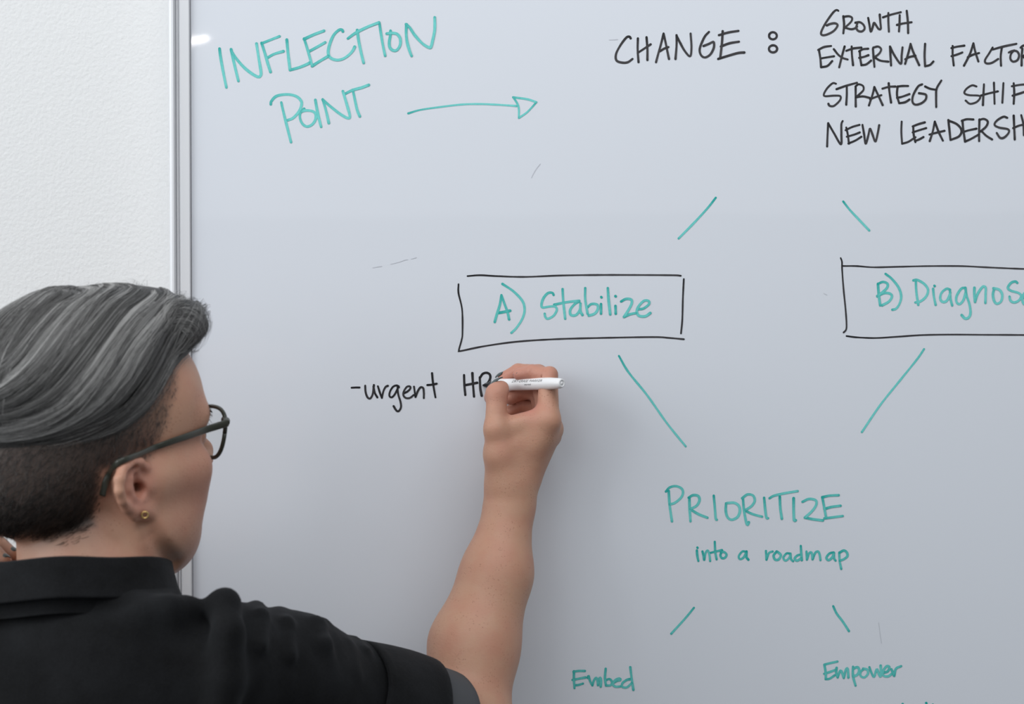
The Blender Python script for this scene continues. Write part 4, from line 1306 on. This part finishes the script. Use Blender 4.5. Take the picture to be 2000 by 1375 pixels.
def polyline_dist(q, pl):
    best = np.full(len(q), 1e9)
    for a, b in zip(pl[:-1], pl[1:]):
        ab = b - a
        t = np.clip(((q - a) @ ab) / (ab @ ab), 0, 1)
        best = np.minimum(best, np.linalg.norm(q - (a + t[:, None] * ab), axis=1))
    return best


def inside(q, pl):
    r = np.zeros(len(q), bool)
    for a, b in zip(pl, np.roll(pl, -1, 0)):
        c = (a[1] > q[:, 1]) != (b[1] > q[:, 1])
        r ^= c & (q[:, 0] < (b[0] - a[0]) * (q[:, 1] - a[1]) / (b[1] - a[1] + 1e-9) + a[0])
    return r


# outlines taken on the right side of the head, used for both sides (side view: x forward, z up, mm)
_l = lambda pts, node=HEAD: hloc(surf([p[0] for p in pts], [p[1] for p in pts], node))[:, [0, 2]]
front = _l([(352, 690), (349, 720), (352, 760), (340, 795), (332, 830), (318, 862), (304, 884)])
behind = _l([(206, 925), (205, 955), (200, 980), (180, 1028), (110, 1052), (45, 1052)])
crop_line = np.vstack([[[70, 130]], [[62, 92]], front, [[6, 8]], behind, [[-200, behind[-1][1] - 2]]])
crop_poly = np.vstack([crop_line, [[-200, 220], [70, 220]]])


def crop_density(p):
    q = hloc(p)
    s = q[:, [0, 2]]
    d = polyline_dist(s, crop_line)
    d = np.where(inside(s, crop_poly), d, -d)
    k = np.clip((d + 2) / 12.0, 0, 1)
    k = k * k * (3 - 2 * k)
    return np.where(np.linalg.norm(q - [0, 0, 30], axis=1) < 160, k, 0.0)


is_ear = lambda p: np.abs(hloc(p)[:, 1]) > np.where(hloc(p)[:, 0] < -20, 86, 77)
dens = crop_density(bv) * ~(is_ear(bv) & (hloc(bv)[:, 0] > -36) & (hloc(bv)[:, 2] < 26))
back_w = np.clip((38 - hloc(bv)[:, 0]) / 50, 0, 1)
_at = body.data.attributes.new('stubble_shade', 'FLOAT', 'POINT')
_q = hloc(bv)
_d = polyline_dist(_q[:, [0, 2]], np.vstack([behind, [[-200, behind[-1][1] - 2]]]))
_d = np.where(inside(_q[:, [0, 2]], crop_poly), 0.0, _d)
fuzz_shade = np.where(~(is_ear(bv) & (_q[:, 2] < 26)) & (np.linalg.norm(_q - [0, 0, 20], axis=1) < 170), 0.42 * np.exp(-_d / 22.0) * np.clip((-12 - _q[:, 0]) / 26, 0, 1), 0)   # neck shade put into the skin colour below the nape line, plus downy hair
_at.data.foreach_set('value', np.clip(np.maximum(dens * (0.50 + 0.45 * back_w), fuzz_shade), 0, 1).astype(np.float32))
_a3 = nd(M_SKIN, 'ShaderNodeAttribute', attribute_name='stubble_shade')
_nz = nd(M_SKIN, 'ShaderNodeTexNoise', i_Scale=1100.0, i_Detail=1.0); ln(M_SKIN, nd(M_SKIN, 'ShaderNodeTexCoord'), 'Object', _nz, 'Vector')
_ma = nd(M_SKIN, 'ShaderNodeMath', operation='MULTIPLY_ADD', use_clamp=True); ln(M_SKIN, _nz, 'Fac', _ma, 0); _ma.inputs[1].default_value = 0.0
ln(M_SKIN, _a3, 'Fac', _ma, 2)
_m5 = _mixcol(M_SKIN, _ma, 'Value', _m4, (0.060, 0.048, 0.043))
M_SKIN.node_tree.links.new(_m5.outputs[2], _pr.inputs['Base Color'])


def hair_mat(name, stops):
    m = mat(name, (0.1, 0.1, 0.1), 0.42, 0.35)
    a = nd(m, 'ShaderNodeAttribute', attribute_name='tone')
    cr = nd(m, 'ShaderNodeValToRGB')
    el = cr.color_ramp.elements
    while len(el) < len(stops):
        el.new(0.5)
    for e, (pos, c) in zip(el, stops):
        e.position = pos; e.color = (*c, 1)
    ln(m, a, 'Fac', cr, 'Fac')
    ln(m, cr, 'Color', m.node_tree.nodes['Principled BSDF'], 'Base Color')
    return m


M_CROP = hair_mat('cropped_brown_grey_hair', [(0.0, (0.012, 0.010, 0.009)), (0.6, (0.055, 0.045, 0.040)), (1.0, (0.17, 0.155, 0.145))])
M_TOP = hair_mat('swept_grey_hair', [(0.0, (0.016, 0.0155, 0.0155)), (0.45, (0.085, 0.083, 0.081)), (0.75, (0.20, 0.197, 0.193)), (1.0, (0.40, 0.395, 0.385))])


def ribbons(paths, widths, normals, tones, name, material, parent):
    """paths (n,m,3), widths (n,m), normals (n,m,3), tones (n,m): flat strands, slightly arched (three points across)"""
    n, m = paths.shape[:2]
    tan = np.gradient(paths, axis=1)
    side = np.cross(tan, normals); side /= np.linalg.norm(side, axis=-1)[..., None] + 1e-12
    w = widths[..., None]
    v = np.stack([paths - side * w, paths + normals * w * 0.45, paths + side * w], 2).reshape(-1, 3)
    idx = np.arange(n * m * 3).reshape(n, m, 3)
    q = []
    for k in (0, 1):
        q.append(np.stack([idx[:, :-1, k], idx[:, 1:, k], idx[:, 1:, k + 1], idx[:, :-1, k + 1]], -1).reshape(-1, 4))
    return link(name, np_mesh(name, v, np.vstack(q), {'tone': np.repeat(tones.reshape(-1), 3)}), material, parent)


# ---- cropped hair on the sides and nape
tri = bv[bf]
cen = tri.mean(1)
ok = np.where(crop_density(cen) > 0.04)[0]
ok = ok[~(is_ear(cen[ok]) & (hloc(cen[ok])[:, 0] > -36) & (hloc(cen[ok])[:, 2] < 26))]
ar = np.linalg.norm(np.cross(tri[ok, 2] - tri[ok, 0], tri[ok, 3] - tri[ok, 1]), axis=1)
cd = crop_density(cen[ok])
pr = ar * (0.10 + cd)
pick = HR.choice(ok, 17000, p=pr / pr.sum())
wts = HR.dirichlet(np.ones(4), len(pick))
root = np.einsum('ij,ijk->ik', wts, tri[pick])
nrm = grad(hsdf, root)
q = hloc(root)
low = np.clip((20 - q[:, 2]) / 55, 0, 1) * np.clip((0 - q[:, 0]) / 40, 0, 1)
den = crop_density(root)
length = (0.0028 + 0.0024 * HR.random(len(root)) + 0.0022 * np.clip((25 - q[:, 0]) / 40, 0, 1) + 0.0090 * low * (0.5 + HR.random(len(root)))) * (0.35 + 0.65 * den)
flow = np.stack([-0.75 - 0.2 * low + 0.35 * HR.normal(size=len(root)), 0.28 * HR.normal(size=len(root)), -0.65 + 0.35 * HR.normal(size=len(root))], 1) @ HEAD_R.T
flow -= nrm * np.sum(flow * nrm, 1)[:, None]
flow /= np.linalg.norm(flow, axis=1)[:, None]
st = np.linspace(0, 1, 4)[None, :, None]
lift = (0.30 + 0.25 * HR.random(len(root)))[:, None, None]
pth = root[:, None, :] + (flow[:, None, :] * st + nrm[:, None, :] * lift * st * (1.25 - 0.9 * st * low[:, None, None])) * length[:, None, None]
wid = (0.00016 + 0.00016 * low)[:, None] * np.array([1, 0.9, 0.7, 0.15])[None, :]
tone = np.clip(HR.normal(0.46, 0.22, len(root)) - 0.32 * np.clip((38 - q[:, 0]) / 50, 0, 1) - 0.12 * low + 0.15 * (q[:, 0] > 40), 0, 1)
ribbons(pth, wid, np.repeat(nrm[:, None, :], 4, 1), np.repeat(tone[:, None], 4, 1), 'cropped_hair', M_CROP, person)['label'] = 'dark cropped hair on the sides and nape'

# ---- long top: a thick cap grown off the skull, then strands combed over it
edge = _l([(372, 668), (345, 676), (322, 694), (300, 742), (270, 792), (230, 828), (170, 852), (100, 866), (10, 874)])
eo = np.argsort(edge[:, 0]); ex, ez = edge[eo, 0], edge[eo, 1]
ez = ez + 4.0
ex = np.concatenate([[-140], ex, [78, 100]]); ez = np.concatenate([[ez[0] - 6], ez, [ez[-1] + 10, 150]])


def thick(p):
    q = hloc(p.reshape(-1, 3))
    h = q[:, 2] - np.interp(q[:, 0], ex, ez)
    t = np.clip((h + 3) / 50.0, 0, 1)
    t = t * (2 - t)
    tm = np.interp(q[:, 0], [-110, -40, 10, 60, 90], [10, 14, 19, 21, 18])
    return np.where(h > -3, 0.6 + t * (tm - 0.6), 0.6 - np.minimum(-3 - h, 1) * 1.0).reshape(p.shape[:-1]) * 0.001 * HS


QUIFF = U(0.012, cone(P(312, 616, 285), P(378, 618, 262), 0.018, 0.0100), cone(P(345, 634, 300), P(376, 634, 285), 0.012, 0.008), cone(P(240, 606, 280), P(312, 616, 278), 0.016, 0.018))


def cap(p):
    d = hsdf(p) - thick(p)
    return smin(d, sdf(QUIFF, p), 0.022)


capnode = {'k': 'U', 's': 0.010, 'ch': [HEAD, QUIFF]}
cx = axis((-0.58, -0.22, 0.0030)); cy = axis((-0.46, -0.16, 0.0030)); cz = axis((1.48, 1.68, 0.0030))
G_ = np.stack(np.meshgrid(cx, cy, cz, indexing='ij'), -1)
GRID = cap(G_.reshape(-1, 3)).reshape(G_.shape[:3])


def grid_cap(p):
    """trilinear lookup of the cap distance"""
    f = [(p[..., i] - a[0]) / (a[1] - a[0]) for i, a in enumerate((cx, cy, cz))]
    i0 = [np.clip(np.floor(v).astype(int), 0, n - 2) for v, n in zip(f, GRID.shape)]
    t = [np.clip(v - i, 0, 1) for v, i in zip(f, i0)]
    out = 0
    for a in (0, 1):
        for b in (0, 1):
            for c in (0, 1):
                out = out + GRID[i0[0] + a, i0[1] + b, i0[2] + c] * (t[0] if a else 1 - t[0]) * (t[1] if b else 1 - t[1]) * (t[2] if c else 1 - t[2])
    return out


class _Grid(dict):
    pass


def mesh_grid(D, X, Y, Z):
    """surface nets of a whole grid through the same mesher"""
    node = {'k': 'GRID'}
    return node


_old_sdf = sdf


def sdf(n, p, ctr=None, rad=None, far=0.075):
    if n['k'] == 'GRID':
        return grid_cap(p)
    return _old_sdf(n, p, ctr, rad, far)


hv, hf = mesh_sdf({'k': 'GRID'}, axis((-0.575, -0.225, 0.0026)), axis((-0.455, -0.165, 0.0026)), axis((1.485, 1.675, 0.0026)))
_kn = HR.normal(size=(6, 3)) * 120
hair = link('swept_hair', np_mesh('swept_hair', hv, hf, {'tone': np.full(len(hv), 0.12)}), M_TOP, person)
hair['label'] = 'long grey hair swept back from the forehead'


def cap_pts(px, off=0.0):
    px = np.array(px, float)
    r = np.stack([ray(a, b) for a, b in px]); r /= np.linalg.norm(r, axis=1)[:, None]
    o = np.array([0, -CAM_D, CAM_Z]); t = np.full(len(px), 1.0)
    hit = np.zeros(len(px), bool); best = np.full(len(px), 9.0); tb = t.copy()
    for _ in range(260):
        d = grid_cap(o + r * t[:, None]) - off
        better = d < best
        tb = np.where(better & ~hit, t, tb); best = np.where(better & ~hit, d, best)
        hit |= d < 0
        t = np.where(hit, t, t + 0.0016)
    return o + r * tb[:, None]


GUIDES = [
    [(392, 632), (382, 656), (358, 690), (330, 722), (304, 762), (275, 804), (234, 838), (165, 866)],
    [(392, 606), (384, 622), (366, 652), (335, 692), (302, 752), (268, 798), (222, 832), (160, 856)],
    [(388, 598), (366, 622), (328, 668), (296, 730), (256, 788), (200, 828), (130, 856), (60, 866)],
    [(372, 592), (336, 625), (292, 680), (252, 748), (206, 800), (140, 836), (70, 856), (0, 864)],
    [(345, 586), (302, 622), (256, 680), (214, 744), (164, 796), (104, 830), (40, 846), (-20, 850)],
    [(315, 578), (268, 618), (218, 678), (172, 742), (124, 790), (70, 818), (14, 832), (-40, 836)],
    [(278, 572), (230, 610), (180, 668), (134, 728), (90, 774), (42, 802), (-10, 816), (-55, 815)],
    [(236, 568), (188, 602), (140, 655), (98, 712), (56, 756), (12, 784), (-30, 794), (-70, 790)],
    [(192, 570), (148, 602), (104, 648), (64, 700), (26, 738), (-14, 762), (-50, 770), (-84, 764)],
    [(146, 578), (106, 606), (68, 646), (34, 688), (0, 722), (-34, 740), (-66, 742), (-94, 734)],
    [(98, 588), (64, 612), (34, 644), (4, 680), (-26, 706), (-56, 718), (-82, 714), (-104, 704)],
    [(50, 604), (24, 624), (-2, 650), (-28, 676), (-52, 694), (-76, 698), (-98, 690), (-114, 680)]]
FRINGE = [
    [(318, 600), (340, 598), (360, 600), (378, 606), (391, 616), (396, 630), (394, 646), (388, 660)],
    [(322, 612), (342, 610), (360, 613), (374, 620), (384, 632), (388, 644), (386, 656), (380, 666)],
    [(326, 630), (342, 626), (356, 628), (368, 634), (376, 644), (378, 654), (374, 663), (366, 670)],
    [(330, 650), (340, 645), (350, 645), (358, 650), (364, 658), (364, 665), (358, 671), (350, 676)]]
MS = 18


def guide_curves(G, over=0.0):
    out = []
    for g in G:
        w = hloc(cap_pts(g))
        if over:
            w = np.vstack([w[0] + np.array([[1.0, over, -0.012 * over * over]]), w])
        c = catmull(w, 1.0)
        s = np.concatenate([[0], np.cumsum(np.linalg.norm(np.diff(c, axis=0), axis=1))])
        u = np.linspace(0, s[-1], MS)
        out.append(np.stack([np.interp(u, s, c[:, i]) for i in range(3)], 1))
    return np.array(out)


def streak(u, seed, n=46):
    r = np.random.default_rng(seed)
    a = r.random(n)
    return np.interp(u, np.linspace(0, 1, n), a)


def comb(GC, count, seed, mirror, trim, spread, offs, wbase, tbase, locks=60, dome=0.0026, contrast=1.0):
    """strands between the guides, gathered into locks that draw together towards their tips and dome over the cap"""
    r = np.random.default_rng(seed)
    edges = np.sort(np.concatenate([[0, 1], r.random(locks - 1)]))
    u = r.random(count)
    li = np.clip(np.searchsorted(edges, u) - 1, 0, locks - 1)
    uc, hw = 0.5 * (edges[li] + edges[li + 1]), 0.5 * (edges[li + 1] - edges[li]) + 1e-4
    rel = (u - uc) / hw
    T = np.linspace(0, 1, MS)[None, :]
    lt0, lt1 = r.uniform(0, trim[0], locks), r.uniform(0, trim[1], locks)
    t0 = np.clip(lt0[li] + r.uniform(-0.08, 0.08, count), 0, 0.6); t1 = 1 - np.clip(lt1[li] + r.uniform(-0.12, 0.12, count), 0, 0.7)
    tt = t0[:, None] + (t1 - t0)[:, None] * T
    drift = (r.normal(size=locks) * 0.018)[li]
    ut = np.clip(uc[:, None] + (u - uc)[:, None] * (1.0 - 0.70 * T ** 1.3) + drift[:, None] * T ** 1.5, 0, 1)
    x = ut * (len(GC) - 1)
    i = np.minimum(x.astype(int), len(GC) - 2); f = (x - i)[..., None]
    k = tt * (MS - 1); k0 = np.minimum(k.astype(int), MS - 2); kf = (k - k0)[..., None]
    at = lambda ii, kk: GC[ii, kk]
    q = (at(i, k0) * (1 - kf) + at(i, k0 + 1) * kf) * (1 - f) + (at(i + 1, k0) * (1 - kf) + at(i + 1, k0 + 1) * kf) * f
    q = q + r.normal(size=(count, 1, 3)) * spread * 0.6 + r.normal(size=(count, 1, 3)) * spread * (T[..., None] ** 2)
    if mirror:
        q = q * np.array([1, -1, 1])
    p = hwor(q)
    lift = r.uniform(0.2, 1.0, locks)[li]
    tgt = (offs[0] + (offs[1] - offs[0]) * r.random(count) ** 1.6 + dome * lift * (1 - rel ** 2))[:, None] * np.interp(T[0], [0, 0.15, 0.8, 1], [0.3, 1, 1, 0.6])[None, :]
    for _ in range(3):
        g = grad(grid_cap, p, 0.002)
        p = p - g * (grid_cap(p) - tgt)[..., None]
    nrm = grad(grid_cap, p, 0.002)
    tan = np.gradient(p, axis=1); tan /= np.linalg.norm(tan, axis=-1)[..., None] + 1e-12
    nrm = nrm + np.cross(tan, nrm) * (0.55 * rel)[:, None, None]              # strands roll round their lock
    nrm /= np.linalg.norm(nrm, axis=-1)[..., None]
    w = wbase * r.uniform(0.6, 1.4, count)[:, None] * np.interp(T[0], [0, 0.1, 0.6, 1], [0.5, 1, 0.9, 0.12])[None, :]
    tone = tbase + contrast * ((r.random(locks) - 0.5)[li] * 0.62 - 0.20 * np.abs(rel) ** 2) + 0.30 * (streak(u, seed + 2, 170) - 0.5) + r.normal(size=count) * 0.10  # shade between locks put into the tone: lock edges darker
    along = np.interp(T[0], [0, 0.25, 0.55, 0.8, 1], [0.02, 0.08, 0.06, -0.08, -0.16])  # sheen at mid-strand painted into the tone, darker towards the tips
    return p, w, nrm, np.clip(tone[:, None] + along[None, :], 0, 1)


GC, FC = guide_curves(GUIDES, 26.0), guide_curves(FRINGE)
BACK = []
for y_ in (-58, -40, -20, 0, 20, 40, 58, 74):
    w_ = catmull(np.array([(8, 20 + 0.25 * y_, 150), (-40, 10 + 0.62 * y_, 142), (-80, 4 + 0.88 * y_, 112), (-102, y_, 72), (-106, y_, 46)], float), 1.0)
    s_ = np.concatenate([[0], np.cumsum(np.linalg.norm(np.diff(w_, axis=0), axis=1))])
    BACK.append(np.stack([np.interp(np.linspace(0, s_[-1], MS), s_, w_[:, i_]) for i_ in range(3)], 1))
BACK = np.array(BACK)
sets = [comb(BACK, 1200, 71, False, (0.08, 0.55), 3.5, (0.0012, 0.0040), 0.00045, 0.52),
        comb(BACK, 2200, 61, False, (0.30, 0.30), 3.0, (0.0001, 0.0018), 0.00045, 0.50),
        comb(GC, 8000, 21, False, (0.30, 0.30), 1.2, (0.0001, 0.0022), 0.00034, 0.64, 64, 0.0034),
        comb(GC, 2200, 31, True, (0.25, 0.30), 2.0, (0.0002, 0.0022), 0.00045, 0.58),
        comb(FC, 1300, 41, False, (0.30, 0.15), 1.2, (0.0002, 0.0026), 0.00032, 0.76, 14, 0.0034),
        comb(GC, 520, 51, False, (0.4, 0.45), 4.5, (0.0036, 0.0085), 0.00012, 0.55), comb(FC, 160, 52, False, (0.3, 0.2), 3.5, (0.0030, 0.0070), 0.00013, 0.65)]
ribbons(*[np.concatenate([s_[k_] for s_ in sets]) for k_ in range(4)], 'hair_strands', M_TOP, hair)

# ---- brows and lashes
for s_ in (-1, 1):
    br_, bn_ = [], []
    for k_ in range(150):
        a_ = HR.random()
        q0 = V3(90 - 14 * a_ ** 1.5, s_ * (13 + 36 * a_), 37 + 5 * math.sin(2.6 * a_) + HR.normal() * 1.5)
        p0 = hwor(q0[None])
        for _ in range(3):
            p0 = p0 - grad(hsdf, p0) * hsdf(p0)[:, None]
        n0 = grad(hsdf, p0)[0]
        d0 = HEAD_R @ V3(-0.4, s_ * 0.8, 0.35 - 0.5 * a_); d0 -= n0 * (d0 @ n0); d0 /= np.linalg.norm(d0)
        br_.append([p0[0] + (d0 * t + n0 * 0.35 * t * (1 - 0.4 * t)) * 0.008 for t in (0, 0.33, 0.66, 1)]); bn_.append([n0] * 4)
    ribbons(np.array(br_), np.tile([0.00016, 0.00016, 0.00012, 0.00003], (150, 1)), np.array(bn_), np.full((150, 4), 0.15), 'eyebrow', M_CROP, body)
    br_, bn_ = [], []
    for k_ in range(46):
        a_ = (k_ + HR.random()) / 46 * 2 - 1
        dirn = V3(math.cos(0.95 * a_), math.sin(0.95 * a_), 0.16)
        p0 = HL(mm(76.5, s_ * 32, 19) + dirn * 0.0142)
        out_, up_ = HEAD_R @ dirn, HEAD_R[:, 2]
        L_ = 0.0085 * (0.75 + 0.25 * abs(a_))
        br_.append([p0 + (out_ * t + up_ * 0.7 * t * t) * L_ for t in (0, 0.33, 0.66, 1)]); bn_.append([up_] * 4)
    ribbons(np.array(br_), np.tile([0.00014, 0.00012, 0.00009, 0.00003], (46, 1)), np.array(bn_), np.zeros((46, 4)), 'eyelashes', M_CROP, body)
